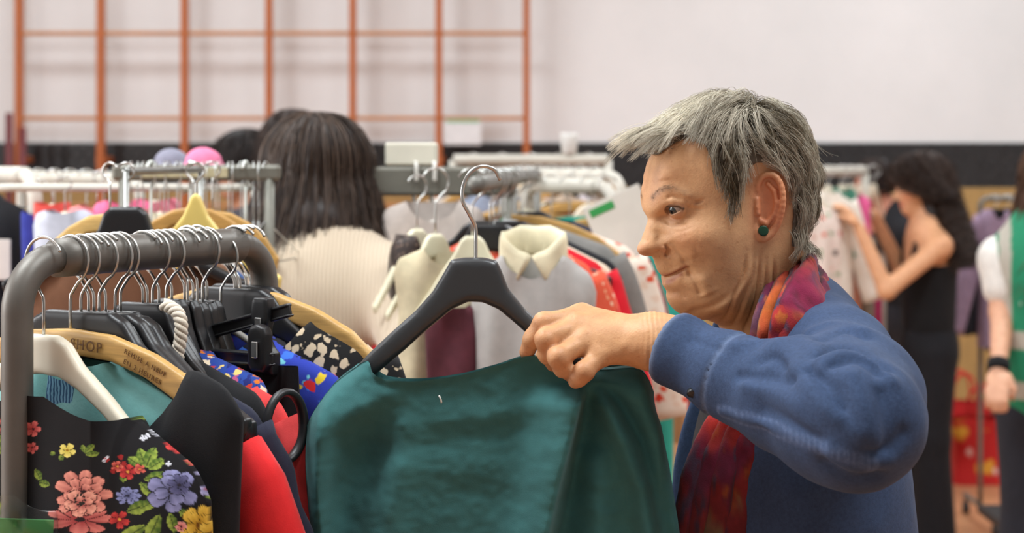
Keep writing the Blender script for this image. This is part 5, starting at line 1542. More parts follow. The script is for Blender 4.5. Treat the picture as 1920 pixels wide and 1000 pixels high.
# --- sign sleeve tied to the near upright
sg = empty('sign_sleeve', tuple(P(60, 985, 1.70))); tag(sg, 'clear plastic sleeve with a green sheet at the foot of the near upright', 'sign')
def gsheet():
    m = NT('green_sheet')
    w_ = m.node('ShaderNodeTexWave', Scale=8.5, Distortion=0.0, _bands_direction='DIAGONAL'); m.link(m.coord(), w_.inputs['Vector'])
    m.set(Base_Color=m.ramp(w_.outputs['Fac'], [(.40, L4((58, 140, 72))), (.60, L4((112, 176, 106)))]), Roughness=.4)
    return m.m
V, F = bbox((-.060, -.0006, -.20), (.076, .0006, .008), .002)
V[:, 2] -= .035 * (V[:, 0] + .06) * (V[:, 2] > 0)
obj('green_sheet', V, F, gsheet(), sg, smooth=False)
gm = NT('clear_film'); gm.set(Base_Color=(.95, .97, .95, 1), Roughness=.18, Transmission_Weight=1.0, IOR=1.3)
xs, zs = np.meshgrid(np.linspace(-.066, .080, 40), np.linspace(-.205, .03, 40))
top_ = .034 * np.exp(-((xs + .042) / .03) ** 2) + .010
zz = np.minimum(zs, .004 + top_ * (zs > 0) )
A = np.stack([xs, -.006 + .007 * vnoise(np.stack([xs * 60, zz * 60, 0 * xs], -1)), zz], -1)
V, F = surf_grid(A); V2 = V.copy(); V2[:, 1] += .0008
V, F = joinmesh([(V, F), (V2, F[:, ::-1])]); obj('film', V, F, gm.m, sg)
# ------------------------------------------------------------------ middle rack behind the held top
MA, MB = P(900, 345, 2.75), P(1000, 330, 3.95)
MB[2] = MA[2]
mdir = (MB - MA) / np.linalg.norm(MB - MA); MYAW = math.atan2(mdir[1], mdir[0]) - PI / 2
M_GREY = metal((128, 126, 120), .5, .5)
rack('grey rack of blouses behind the held-up green top', MA[:2] + mdir[:2] * .62, MB[:2] + mdir[:2] * .1, MA[2], .014, M_GREY, False, .25, ext=.68)
def mr(Y, dx=0.0, dz=0.0):
    Y, dx = Y + .55, dx * 1.25
    return tuple(MA + mdir * ((Y - MA[1]) / mdir[1]) + np.array([dx, 0, dz]))
M_CREAM = plastic((232, 226, 196), .4); M_SILV = plastic((176, 178, 178), .35)
def mh(kind, mat, Y, label, dx=0, dy=0, flip=1, **kw): return hanger(kind, mat, mr(Y, dx), MYAW + dy, label, None, .024, flip, .0019, sides=6, **kw)
mh('white', M_CREAM, 2.34, 'cream hanger leftmost on the grey rack of blouses', -.072, .5, drop=.012, sx=.5)
mh('white', M_CREAM, 2.27, 'cream hanger right of the leftmost one on the grey rack of blouses', -.016, .10, drop=.012, sx=.55)
mh('black', M_BLK, 2.37, 'black hanger on the grey rack of blouses, fourth from the front', .0, -.04, sx=.6)
mh('white', M_SILV, 2.44, 'silvery hanger with the coral blouse', .0, .05)
mh('black', M_BLK, 2.52, 'black hanger with the red blouse', .0, .0, -1)
mh('white', plastic((70, 150, 110), .4), 2.58, 'green hanger in the rack of blouses', .0, .02)
mh('white', M_SILV, 2.66, 'grey hanger over the grey blouse', .0, -.02)
mh('wood', M_WOOD, 2.80, 'wooden hanger in the rack of blouses', .0, .0, -1)
mh('white', M_SILV, 2.92, 'silvery hanger behind the wooden one in the rack of blouses', .0, .05)
mh('black', M_BLK, 3.05, 'black hanger last but one in the rack of blouses', .0, -.03)
mh('white', M_CREAM, 3.18, 'cream hanger last in the rack of blouses', .0, .02)
def mg(mat, Y, label, dx=0, dy=0, **kw): return garment(mat, mr(Y, dx), MYAW + dy, label, **kw)
M_SHEER = fabric((176, 172, 168), .10)
o = mg(fabric((206, 194, 162), .14), 2.30, 'beige jacket on the cream hanger behind the dark grey hanger', -.058, .1, w=.082, T=.03, neck=.03, drop_f=.03, top=-.105, slope=.40, seed=20, wr=1.2, L=.27)
o = mg(M_SHEER, 2.215, 'grey sheer blouse with a cream collar', .068, -.02, w=.102, T=.030, neck=.048, drop_f=.06, top=-.092, slope=.75, seed=21, wr=1.3, L=.7)
collar(o, fabric((228, 218, 186)), .050, -.092, .75, .06, .015, .055, .030)
PC = printed('coral_print', (222, 92, 66), [(236, 170, 130), (206, 52, 44), (240, 200, 170)], 70.0)
mg(PC, 2.44, 'coral flowered blouse behind the grey sheer one', .012, .0, w=.165, T=.026, neck=.06, top=-.078, slope=.52, seed=22, sleeve=.2)
mg(fabric((206, 30, 44)), 2.52, 'red blouse in the middle of the grey rack', .012, .0, w=.185, T=.026, neck=.07, top=-.075, slope=.50, seed=23, sleeve=.25)
mg(printed('pale_print', (226, 214, 190), [(180, 60, 60), (150, 130, 110), (220, 150, 120)], 60.0), 2.56, 'cream blouse with small red print next to the red one', .02, .0, w=.19, T=.02, neck=.07, top=-.080, slope=.50, seed=24)
mg(fabric((34, 34, 38)), 2.62, 'black blouse between the red and the grey ones', .02, .0, w=.195, T=.024, neck=.07, top=-.078, slope=.46, seed=25)
mg(fabric((128, 126, 122)), 2.68, 'plain grey blouse in the middle of the grey rack', .015, .0, w=.195, T=.032, neck=.07, top=-.070, slope=.36, seed=26, sleeve=.2)
PR = printed('red_white_print', (232, 216, 200), [(206, 60, 40), (214, 84, 54), (226, 200, 180)], 48.0, (.36, .44))
mg(PR, 2.82, 'white blouse with bold red print', .035, .0, w=.205, T=.03, neck=.07, top=-.072, slope=.38, seed=27, sleeve=.3)
mg(fabric((40, 44, 62)), 2.98, 'navy blouse behind the red printed one', .035, .0, w=.205, T=.03, neck=.07, top=-.070, slope=.40, seed=28, sleeve=.3)
mg(fabric((196, 40, 60)), 3.05, 'crimson blouse between the navy and the teal ones', .04, .0, w=.205, T=.026, neck=.07, top=-.09, slope=.42, seed=29, sleeve=.3)
mg(fabric((56, 166, 148)), 3.20, 'teal blouse at the far end of the grey rack', .085, .0, w=.215, T=.04, neck=.07, top=-.075, slope=.38, seed=30, sleeve=.35)
mg(fabric((84, 40, 48), .2), 2.235, 'maroon pleated skirt seen through the dark grey hanger', -.036, .0, name='hanging_skirt', cat='skirt', w=.050, T=.03, neck=.02, drop_f=.0, top=-.20, slope=.1, seed=31, wr=1.6)
mg(fabric((214, 198, 160)), 2.232, 'cream skirt beside the maroon pleated one', .002, .0, name='hanging_skirt', cat='skirt', w=.0125, T=.02, neck=.006, drop_f=.0, top=-.19, slope=.1, seed=32)
# dark sequinned top hung at the near left corner, and its ring-pull clip
SEQ = printed('sequins', (48, 36, 32), [(70, 54, 46), (30, 24, 24), (112, 92, 80), (40, 30, 28)], 180.0, (.4, .5), .45)
garment(SEQ, tuple(P(782, 350, 3.02)), .5, 'dark brown sequinned top left of the rack of blouses', w=.05, T=.05, neck=.02, top=-.085, slope=.5, seed=33, L=.7)
hanger('white', M_CREAM, tuple(P(782, 350, 3.02)), .6, 'cream hanger with the sequinned top', None, .02, sx=.5)
# ------------------------------------------------------------------ racks further back
def low_garments(specs, p0, p1, z, yaw, where, group=None, Ls=.6):
    """specs: (t, colour or material, words[, dz]); each garment on its own hanger between p0 and p1"""
    p0, p1 = np.asarray(p0, float), np.asarray(p1, float)
    for i, sp in enumerate(specs):
        t, c, words = sp[:3]; kw = dict(w=.19, T=.028, neck=.07, top=-.085, slope=.40, nx=25, nz=14, seed=(i * 7) % 5, L=Ls)
        if len(sp) > 3: kw.update(sp[3])
        p = p0 + (p1 - p0) * t
        loc = (p[0], p[1], z)
        hk = [('black', M_BLK, 'black'), ('wood', M_WOOD, 'wooden'), ('white', M_WHT, 'white')][i % 3]
        hanger(hk[0], hk[1], loc, yaw + .05 * math.sin(i * 2.3), f'{hk[2]} hanger carrying the {words} {where}', None, .022, 1 if i % 2 else -1, .002, sides=5)
        m = c if not isinstance(c, tuple) else fabric(c)
        garment(m, loc, yaw + .05 * math.sin(i * 2.3), f'{words} {where}', **kw)
M_WRACK = plastic((206, 202, 190), .45); M_BEAM = metal((122, 120, 110), .5, .3)
# B1: grey beam rack behind the near rack, left
b0, b1 = P(232, 324, 2.95), P(505, 324, 2.95); zB1 = b0[2]
t1 = rack('grey beam rack with a pale strip on its beam, left of the dark-haired woman', b0[:2], b1[:2], zB1, .012, M_BEAM, False, .3, None, (.010, .0140))
V, F = bbox((-.092, -.0125, -.0085), (.056, -.0102, .0085), .001); o = obj('label_strip', V, F, plastic((196, 186, 150), .5), t1, loc=(0, 0, zB1), smooth=False); o['label'] = 'pale strip on the beam'
WIRE = metal((214, 218, 216), .35)
ORD = 'first second third fourth fifth sixth seventh eighth ninth tenth eleventh twelfth thirteenth fourteenth fifteenth sixteenth seventeenth eighteenth nineteenth twentieth twenty-first twenty-second'.split()
for k in range(22):
    px = 246 + k * 12 + 3 * math.sin(k * 3); q = P(px, 324, 2.95)
    t = empty('clothes_hanger', tuple(q), (0, 0, PI / 2 + .2 * math.sin(k * 1.7)))
    if k not in (3, 9, 18): 
        V, F = tube(hook_curve(.019, -.085, 1 if k % 2 else -1), .0011, 5)
        pts = [(0, 0, -.083), (.19, 0, -.15), (.195, 0, -.158), (-.195, 0, -.158), (-.19, 0, -.15), (0, 0, -.083)]
        V2, F2 = tube(np.array(pts), .0012, 5)
        key = ('wireh', k % 2)
        if key not in _MM: _MM[key] = (mk_mesh('hook', V, F, WIRE), mk_mesh('wire_body', V2, F2, WIRE))
    else:
        key = ('wireh2', 0)
        if key not in _MM:
            V, F = tube(hook_curve(.019, -.10), .0030, 6); V2, F2 = tube(np.array([(0, 0, -.098), (.10, 0, -.135), (.20, 0, -.165), (.20, 0, -.18), (-.20, 0, -.18), (-.20, 0, -.165), (-.10, 0, -.135), (0, 0, -.098)]), .0045, 6)
            wm = plastic((226, 230, 222), .4); _MM[key] = (mk_mesh('hook', V, F, wm), mk_mesh('wire_body', V2, F2, wm))
    link('hook', _MM[key][0], t); link('wire_body', _MM[key][1], t)
    tag(t, f'thin wire hanger on the grey beam rack, {ORD[k]} from the left end', 'hanger', 'wire hangers on the grey beam rack') if k not in (3, 9, 18) else tag(t, {3: 'white plastic hanger at the left of the grey beam', 9: 'white plastic hanger across the middle of the grey beam', 18: 'white plastic hanger near the right end of the grey beam'}[k], 'hanger')
# hangers and tops right behind the near rack (their rail is the near rack's twin)
NA, NB = P(228, 400, 2.35), P(372, 372, 2.75); NZ = P(0, 322, 2.40)[2]
ndir = NB - NA; ndir[2] = 0; ndir /= np.linalg.norm(ndir); NYAW = math.atan2(ndir[1], ndir[0]) - PI / 2 + .1
NA = np.array([P(236, 0, 2.42)[0], 2.42, NZ]); NB = np.array([P(376, 0, 2.78)[0], 2.78, NZ])
rack('slim rail standing between the near rack and the grey beam rack', NA[:2], NB[:2], NZ, .006, metal((150, 150, 146), .4), False, .22)
def nr(t, dz=0): return tuple(NA + (NB - NA) * t + np.array([0, 0, dz]))
hanger('hat', M_BLK, nr(.0), -.02, 'black hat-shaped hanger behind the near rack', None, .012, 1, .0018, -.020, sx=.85)
hanger('wood', wood((214, 176, 104)), tuple(np.array(nr(.10)) - [.035, 0, 0]), -.35, 'wooden hanger left of the black one behind the near rack', None, .012, -1, .0018, -.010, sx=.55)
hanger('beak', plastic((236, 208, 118), .45), tuple(np.array(nr(.22)) + [.076, 0, 0]), -.02, 'yellow wooden hanger with a pointed crown behind the near rack', None, .012, 1, .0018, -.030, sx=.62)
hanger('wood', wood((196, 150, 84)), tuple(np.array(nr(.7)) + [.02, 0, 0]), .0, 'brown wooden hanger right of the yellow one', None, .012, -1, .0018, -.012, sx=.5)
hanger('wood', wood((204, 160, 92)), tuple(np.array(nr(.9)) + [.03, 0, 0]), .02, 'far brown wooden hanger right of the yellow one', None, .012, 1, .0018, -.004, sx=.5)
garment(fabric((120, 84, 62)), nr(.05), 0, 'brown top on the black hat-shaped hanger', w=.15, top=-.085, seed=41, nx=25, nz=14)
garment(fabric((40, 40, 46)), nr(.4), 0, 'black top between the black and the yellow hanger', w=.13, top=-.11, seed=42, nx=25, nz=14)
garment(fabric((62, 90, 140)), nr(.7), 0, 'blue top under the yellow hanger', w=.11, top=-.13, seed=43, nx=25, nz=14)
# tops in front of the beam rack: pale blue, pinks, cream
CA, CB = P(80, 352, 3.3), P(330, 352, 3.3); CZ = CA[2]
rack('low pale rail of pink and grey tops behind the near rack', CA[:2] - [.1, 0], CB[:2] + [.15, 0], CZ, .008, M_WRACK, False, .25)
for i, (px, Y, c, words, w, dz) in enumerate([(122, 3.25, (190, 196, 210), 'pale blue-grey top', .060, .010), (182, 3.32, (232, 140, 140), 'salmon pink top', .06, .018), (232, 3.28, (230, 112, 150), 'rose pink top', .06, .028), (292, 3.34, (236, 130, 150), 'bright pink top', .05, .030), (300, 3.24, (234, 226, 196), 'cream top', .045, .010), (98, 3.45, (226, 92, 84), 'orange-red top', .035, .02), (76, 3.5, (50, 60, 150), 'deep blue top', .04, .0), (352, 3.3, (150, 200, 160), 'mint green top', .05, -.02)]):
    loc = (P(px, 0, Y)[0], Y, CZ + dz)
    hanger('white', M_WHT, loc, .1 * math.sin(i), f'white hanger inside the {words} behind the near rack', None, .012, 1, .0016, -.02, sides=5, sx=w / .21)
    garment(fabric(c), loc, .1 * math.sin(i), f'{words} on the low pale rail behind the near rack', w=w, T=.035, neck=.03, drop_f=.01, top=-.048, slope=.30, seed=50 + i, nx=25, nz=14)
# W1: white rack, far left
w0, w1 = P(-130, 322, 3.9), P(64, 342, 3.45); zW = P(0, 330, 3.6)[2]
rack('white tube rack at the left edge', (-1.35, 3.95), tuple(P(66, 0, 3.5)[:2]), zW, .020, M_WRACK, True, .25)
rack('second white rack rail running behind the first at the left', tuple(P(40, 0, 4.3)[:2]), tuple(P(262, 0, 3.75)[:2]), zW - .012, .016, M_WRACK, True, .25)
low_garments([(.15, (60, 56, 110), 'violet top'), (.3, (110, 150, 120), 'sage green top'), (.45, (90, 70, 60), 'brown top'), (.6, (200, 190, 150), 'straw coloured top'), (.75, (70, 80, 90), 'slate top'), (.9, (46, 44, 50), 'black top')],
             P(45, 0, 4.25)[:2], P(250, 0, 3.8)[:2], zW - .012, .35, 'on the second white rack at the left')
# black coat hung at the left edge, on the end of the white rack
qc = P(-40, 0, 3.62); garment(fabric((30, 30, 34)), (qc[0], 3.62, zW), .0, 'black coat hanging at the left edge of the picture', name='hanging_coat', cat='coat', w=.105, T=.07, neck=.03, drop_f=.01, top=-.035, slope=.45, seed=60, L=.95)
hanger('black', M_BLK, (qc[0], 3.62, zW), .0, 'black hanger inside the black coat at the left edge', None, .022, 1, .002, -.045, sx=.4)
V, F = bbox((-.02, -.0015, -.042), (.02, .0015, .042), .003); o = obj('paper_tag', V, F, plastic((220, 214, 206), .6), None, loc=tuple(P(2, 487, 3.53)), smooth=False); tag(o, 'white tag on the black coat at the left edge', 'tag')
# grey beam continuing right of the dark-haired woman, with posts, price board and leaning box
c0, c1 = P(722, 340, 3.3), P(900, 340, 3.3)
rack('grey beam rack right of the dark-haired woman', c0[:2] - [.02, 0], c1[:2] + [.05, 0], c0[2], .014, M_BEAM, False, .3, None, (.012, .028))
for k, px in enumerate((777, 811)):
    q = P(px, 322, 3.28); t = empty('clothes_hanger', (q[0], 3.3, c0[2]), (0, 0, PI / 2 + .2)); tag(t, ['white hanger hooked over the grey beam, left one', 'white hanger hooked over the grey beam, right one'][k], 'hanger')
    wm = plastic((236, 234, 226), .4)
    C = smooth_path([(-.02, 0, .0), (-.019, 0, .03), (0, 0, .037), (.019, 0, .028), (.017, 0, -.03), (0, 0, -.05), (0, 0, -.075)], 40)
    V, F = tube(C, .0042, 8); obj('hook', V, F, wm, t)
    V, F = hanger_mesh('white'); obj('hanger_body', V, F, wm, t)
garment(fabric((196, 184, 176)), tuple(P(812, 352, 3.26)), .0, 'dusty pink jacket behind the held-up dark grey hanger', w=.10, T=.03, neck=.05, top=-.015, slope=.35, seed=61, nx=25, nz=14)
V, F = bbox((-.05, -.03, 0), (.05, .03, .045), .004); o = obj('cardboard_box', V, F, plastic((226, 222, 204), .7), None, loc=tuple(P(772, 311, 3.32)), smooth=False); tag(o, 'pale cardboard box on the grey beam right of the dark-haired woman', 'box')
# further white rails seen over the rack of blouses
for k, (xa, ya, Ya, xb, yb, Yb, lab) in enumerate([(850, 300, 5.6, 1140, 300, 5.6, 'white rack rail just under the dark tile band'), (960, 325, 4.6, 1165, 332, 4.3, 'white rail second behind the rack of blouses'), (985, 345, 4.0, 1150, 352, 3.8, 'dull white rail third behind the rack of blouses')]):
    A, B = P(xa, ya, Ya), P(xb, yb, Yb); rack(lab, A[:2], B[:2], (A[2] + B[2]) / 2, .018, M_WRACK, k > 0, .25)
A, B = P(860, 300, 5.6), P(1130, 300, 5.6)
low_garments([(.1, (210, 200, 190), 'oatmeal top'), (.3, (150, 160, 180), 'blue-grey top'), (.5, (60, 56, 60), 'charcoal top'), (.7, (220, 210, 214), 'white top'), (.9, (190, 170, 150), 'tan top')], A[:2], B[:2], A[2], .2, 'under the white rail by the tile band')
A, B = P(975, 325, 4.6), P(1150, 332, 4.3)
low_garments([(.05, (200, 204, 214), 'pale lilac top'), (.2, (226, 170, 190), 'baby pink top'), (.35, (232, 226, 216), 'ivory top'), (.5, (214, 214, 120), 'lime top'), (.65, (150, 70, 60), 'rust top'), (.8, (226, 190, 150), 'peach top')], A[:2], B[:2], A[2], .3, 'on the second white rail behind the blouses')
A, B = P(1000, 345, 4.0), P(1140, 352, 3.8)
low_garments([(.0, (220, 222, 226), 'white shirt'), (.25, (226, 196, 204), 'pink shirt'), (.5, (150, 150, 160), 'grey shirt'), (.75, (222, 176, 140), 'apricot shirt'), (1.0, (210, 160, 120), 'tan shirt')], A[:2], B[:2], A[2], .2, 'on the dull white rail behind the blouses', None, .5)
# price sign with a green strip, leaning beside the woman's face
ps = empty('price_sign', tuple(P(1165, 415, 3.4)), (0, -.42, .1)); tag(ps, 'white paper sign with a green strip tilted on the rack by her face', 'sign')
V, F = bbox((-.062, -.001, -.075), (.062, .001, .055), .002); obj('sheet', V, F, plastic((226, 222, 212), .7), ps, smooth=False)
V, F = bbox((-.052, -.0022, .030), (.0, -.0008, .046), .001); o = obj('green_strip', V, F, plastic((58, 160, 84), .5), ps, smooth=False)
# paper with a green header hung on the wall bars
q = P(868, 248, 10.245); ws = empty('paper_notice', tuple(q)); tag(ws, 'white paper notice with a green header on the wall bars', 'notice')
V, F = bbox((-.11, -.002, -.075), (.11, .002, .075), .003); obj('sheet', V, F, plastic((226, 226, 228), .7), ws, smooth=False)
V, F = bbox((-.10, -.004, .058), (.10, -.001, .074), .001); obj('green_header', V, F, plastic((120, 186, 140), .6), ws, smooth=False)
for lbl, px, py, Y, sz, c in (('white cup-shaped pot on the white rail by the tile band', 1068, 290, 5.55, .035, (222, 222, 218)),):
    V, F = tube(np.array([(0, 0, 0), (0, 0, .005), (0, 0, .06), (0, 0, .07)]), np.array([.02, .024, .03, .028]), 20); o = obj('pot', V, F, plastic(c, .5), None, loc=(P(px, py, Y)[0], 5.6, P(0, 300, 5.6)[2] + .018)); tag(o, lbl, 'pot')
# R1: white rack at the right
rA, rB = P(1480, 322, 7.0), P(1622, 322, 7.25)
rack('white rack in front of the curly-haired woman', rA[:2], rB[:2], rA[2], .022, M_WRACK, False, .26)
PKM = printed('pink_print', (226, 210, 200), [(200, 60, 110), (70, 60, 60), (120, 150, 110), (210, 90, 60)], 26.0)
for i, (px, Y, c, words, w, top, L) in enumerate([(1512, 6.9, PKM, 'pale blouse with a bright mixed print', .15, -.12, 1.0), (1552, 6.98, (232, 224, 212), 'white blouse', .105, -.07, .55), (1576, 7.02, (66, 128, 108), 'green top', .07, -.06, .3), (1584, 7.06, (196, 132, 110), 'terracotta dress', .07, -.20, 1.0), (1596, 7.10, (224, 96, 150), 'hot pink top', .085, -.09, .24), (1612, 7.14, (148, 136, 122), 'taupe dress', .07, -.26, 1.0), (1634, 7.22, (200, 40, 104), 'magenta dress', .045, -.40, .5), (1640, 7.26, (216, 206, 194), 'ivory dress', .05, -.34, 1.0)]):
    loc = (P(px, 0, Y)[0], Y, rA[2]); m = c if not isinstance(c, tuple) else fabric(c)
    hanger('white', M_WHT, loc, .15, f'white hanger in the {words} at the right rack', None, .024, 1, .002, -.02, sides=5, sx=min(1, w / .22))
    garment(m, loc, .15, f'{words} on the white rack at the right', w=w, T=.05, neck=.03, drop_f=.02, top=top, slope=.4, seed=70 + i, nx=25, nz=14, L=L, wr=1.3, sleeve=.40 if i == 1 else 0)
# things by the wall at the right: rack of dark and lilac jackets, red bag, trolley
rack('rail with dark and lilac jackets beyond the green vest', tuple(P(1838, 0, 7.6)[:2]), tuple(P(1985, 0, 7.6)[:2]), P(0, 372, 7.6)[2], .014, M_GREY, True, .26)
for i, (px, Y, c, words, w, L) in enumerate([(1866, 7.5, (150, 128, 150), 'lilac jacket', .075, .6), (1890, 7.55, (40, 40, 46), 'black jacket', .10, .62), (1925, 7.6, (60, 60, 70), 'charcoal jacket', .12, .7)]):
    loc = (P(px, 0, Y)[0], Y, P(0, 372, 7.6)[2]); hanger('black', M_BLK, loc, .1, f'black hanger in the {words} beyond the green vest', None, .018, 1, .002, -.03, sides=5, sx=w / .2)
    garment(fabric(c), loc, .1, f'{words} on the rail beyond the green vest', name='hanging_jacket', cat='jacket', w=w, T=.05, neck=.03, top=-.04, slope=.4, seed=80 + i, nx=25, nz=14, L=L, sleeve=.5)
def bag(label, c, size, mat, extra=None):
    t = empty('shopping_bag', c); tag(t, label, 'bag')
    w, d, h = size
    n = 20; a = np.arange(n) * 2 * PI / n
    rows = []
    for z in np.linspace(0, 1, 10):
        k = 1 - .06 * z; rr = np.stack([w * k * np.sign(np.cos(a)) * np.abs(np.cos(a)) ** .35, d * (1 - .35 * z) * np.sign(np.sin(a)) * np.abs(np.sin(a)) ** .35, np.full(n, z * h)], 1)
        rows.append(rr + .012 * vnoise(rr * 12)[:, None])
    V, F = surf_grid(np.array(rows), True); V2 = V * [.97, .95, 1]; V, F = joinmesh([(V, F), (V2, F[:, ::-1])])
    obj('body', V, F, mat, t)
    for s in (-1, 1):
        C = np.array([(-w * .4, s * d * .6, h * .96), (-w * .35, s * d * .6, h + .10), (0, s * d * .6, h + .15), (w * .35, s * d * .6, h + .10), (w * .4, s * d * .6, h * .96)])
        V, F = tube(smooth_path(C, 24), .009, 8, True, (1, .4)); obj('handle', V, F, mat, t)
    return t
RB = printed('red_bag_print', (206, 40, 40), [(222, 60, 50), (236, 170, 60), (240, 220, 210), (200, 30, 36)], 7.0, (.3, .4), .5)
q = P(1850, 0, 8.6); bag('red printed shopping bag on the floor by the tan boarding', (q[0], 8.6, 0.0), (.19, .11, .33), RB)
q = P(1815, 0, 8.9); bag('second red shopping bag behind the first at the boarding', (q[0] - .02, 8.95, 0.0), (.15, .10, .36), fabric((196, 44, 44)))
def trolley():
    q = P(1895, 0, 5.75); t = empty('trolley', (q[0] + .12, q[1], 0)); tag(t, 'black wheeled trolley frame beside the green vest', 'trolley')
    m = metal((34, 34, 36), .5, .3)
    for sx_ in (-.16, .2):
        C = [(sx_ + .02, 0, .42), (sx_, 0, .30), (sx_ - .015, 0, .16)]
        V, F = tube(smooth_path(np.array(C), 14), .014, 10); obj('leg', V, F, m, t)
        V, F = tube([(sx_ - .03, -.018, .05), (sx_ - .03, .018, .05)], .048, 20); w_ = obj('wheel', V, F, plastic((168, 168, 164), .5), t)
        V, F = bbox((sx_ - .045, -.022, .05), (sx_ - .005, .022, .165), .006); obj('fork', V, F, plastic((190, 190, 188), .4), t, smooth=False)
    V, F = tube([(-.2, 0, .33), (.45, 0, .36)], .016, 10); obj('crossbar', V, F, m, t)
    V, F = bbox((-.18, -.16, .40), (.45, .2, .43), .008); obj('deck', V, F, m, t, smooth=False)
trolley()
# wall bars: posts and rails of orange-brown wood
wf = empty('wall_bars', tuple(P(510, 0, 10.3)[:2]) + (0,)); tag(wf, 'orange-brown wooden climbing grid standing against the white wall', 'climbing frame')
M_BARS = wood((186, 104, 56), .5, 2); M_BARH = wood((196, 136, 88), .5, 0)
bx = [P(p, 0, 10.3)[0] - P(510, 0, 10.3)[0] for p in (37, 190, 347, 505, 662, 823, 987)]
for x in bx:
    V, F = bbox((x - .020, -.05, 0), (x + .020, .03, 3.3), .006); obj('post', V, F, M_BARS, wf, smooth=False)
    V, F = bbox((x - .03, -.02, 1.6), (x + .03, .19, 1.64), .004); obj('bracket', V, F, M_BARS, wf, smooth=False)
for py in (-255, -95, 63, 222, 385, 545, 705):
    z = P(0, py, 10.3)[2]; V, F = bbox((bx[0], -.025, z - .012), (bx[-1], .012, z + .012), .006); obj('rung', V, F, M_BARH, wf, smooth=False)
for k, px in enumerate((17, 42)):
    q = P(px, 0, 10.05); V, F = tube(np.linspace([0, 0, 0], [0, 0, P(0, 212 if k == 0 else 240, 10.05)[2]], 4), .022, 14)
    V2, F2 = tube([(0, 0, 0), (0, 0, .012), (0, 0, .02)], np.array([.12, .12, .04]), 20)
    t = obj('post', V, F, plastic((112, 46, 50), .5), None, loc=(q[0], q[1], 0)); obj('base_plate', V2, F2, plastic((112, 46, 50), .5), t); t.name = 'barrier_post'
    tag(t, ['dark red post at the far left by the wall bars', 'second dark red post, right beside the first wall-bar upright'][k], 'post')

for lbl, px, c, Y in (('rose pink knitted hat lying on top of the grey beam rack', 382, (236, 130, 166), 3.3), ('blue-grey felt hat lying on the rack beyond the grey beam', 322, (140, 140, 156), 3.5)):
    a = np.linspace(0, PI / 2, 12); r = .036
    prof = np.array([(r * 1.10, 0), (r * 1.12, .006), (r * 1.03, .010)] + [(r * math.cos(t), .010 + .030 * math.sin(t)) for t in a[:-1]] + [(.001, .040)])
    th = np.arange(32) * 2 * PI / 32
    A = np.stack([prof[:, :1] * np.cos(th), prof[:, :1] * np.sin(th) * .8, np.repeat(prof[:, 1:], 32, 1)], -1)
    V, F = surf_grid(A, True); V[:, 2] += .002 * vnoise(V * 60)
    o = obj('hat', V, F[:, ::-1], fabric(c), None, loc=(P(px, 0, Y)[0], Y, P(0, 312, Y)[2] - .004)); tag(o, lbl, 'hat')
# ------------------------------------------------------------------ the other people
def rotz(a): c, s = math.cos(a), math.sin(a); return np.array([[c, s, 0], [-s, c, 0], [0, 0, 1.0]])     # rows: forward, left, up for heading a
def head_parts(H, M):
    """generic adult head around H; M rows are forward, left, up"""
    W = lambda f, l, u: H + np.array([f, l, u]) @ M
    def f(p):
        q = (p - H.astype(np.float32)) @ M.T.astype(np.float32)
        q = q.astype(np.float32)
        d = sd_ell(q, (-.014, 0, .030), (.094, .074, .092))
        d = smin(d, sd_ell(q, (.034, 0, -.028), (.052, .056, .075)), .04)
        d = smin(d, sd_ell(q, (.058, 0, -.086), (.026, .026, .020)), .03)
        al = np.abs(q[:, 1]); qa = np.stack([q[:, 0], al, q[:, 2]], 1)
        d = smin(d, sd_cap(qa, (.080, .0, .022), (.074, .036, .024), .008, .008), .014)
        d = smax(d, -(np.linalg.norm(qa - np.array([.098, .031, .005], np.float32), axis=1) - .014), .014)
        d = smin(d, sd_cap(qa, (.084, 0, .010), (.108, 0, -.030), .007, .0105), .009)
        d = smin(d, sd_cap(qa, (.092, .012, -.034), (.090, .013, -.034), .008, .008), .006)
        d = smin(d, sd_cap(qa, (.087, 0, -.055), (.080, .016, -.057), .0065, .004), .006)
        d = smin(d, sd_cap(qa, (.085, 0, -.065), (.078, .014, -.064), .0065, .004), .006)
        d = smin(d, sd_ell(qa, (-.010, .074, -.004), (.018, .008, .030)), .008)
        d = smin(d, sd_chain(q, [np.array([-.030, 0, -.03]), np.array([-.045, 0, -.12]), np.array([-.05, 0, -.19])], [.056, .052, .062], .03), .03)
        return d
    return f
def hand_small(pts, d, p):
    """palm and five curled fingers beyond the wrist: pts = (elbow, wrist, tip direction, palm normal)"""
    el, wr, di, no = pts
    di = di / np.linalg.norm(di); no = no - di * np.dot(no, di); no /= np.linalg.norm(no); sd = np.cross(di, no)
    e = sd_ell(p, wr + di * .045, (.046, .036, .017), np.stack([di, sd, no], 1))
    for k, L in zip((-1.5, -.5, .5, 1.5), (.058, .070, .074, .066)):
        a = wr + di * .080 + sd * k * .018; b = a + di * L * .5 + no * .010; c = b + di * L * .25 + no * .026
        e = smin(e, sd_chain(p, [a, b, c], [.0105, .0095, .008], .003), .005)
    a = wr + di * .03 + sd * .03; e = smin(e, sd_chain(p, [a, a + di * .035 + sd * .018 + no * .012, a + di * .06 + sd * .012 + no * .03], [.013, .011, .009], .003), .008)
    return smin(d, e, .012)
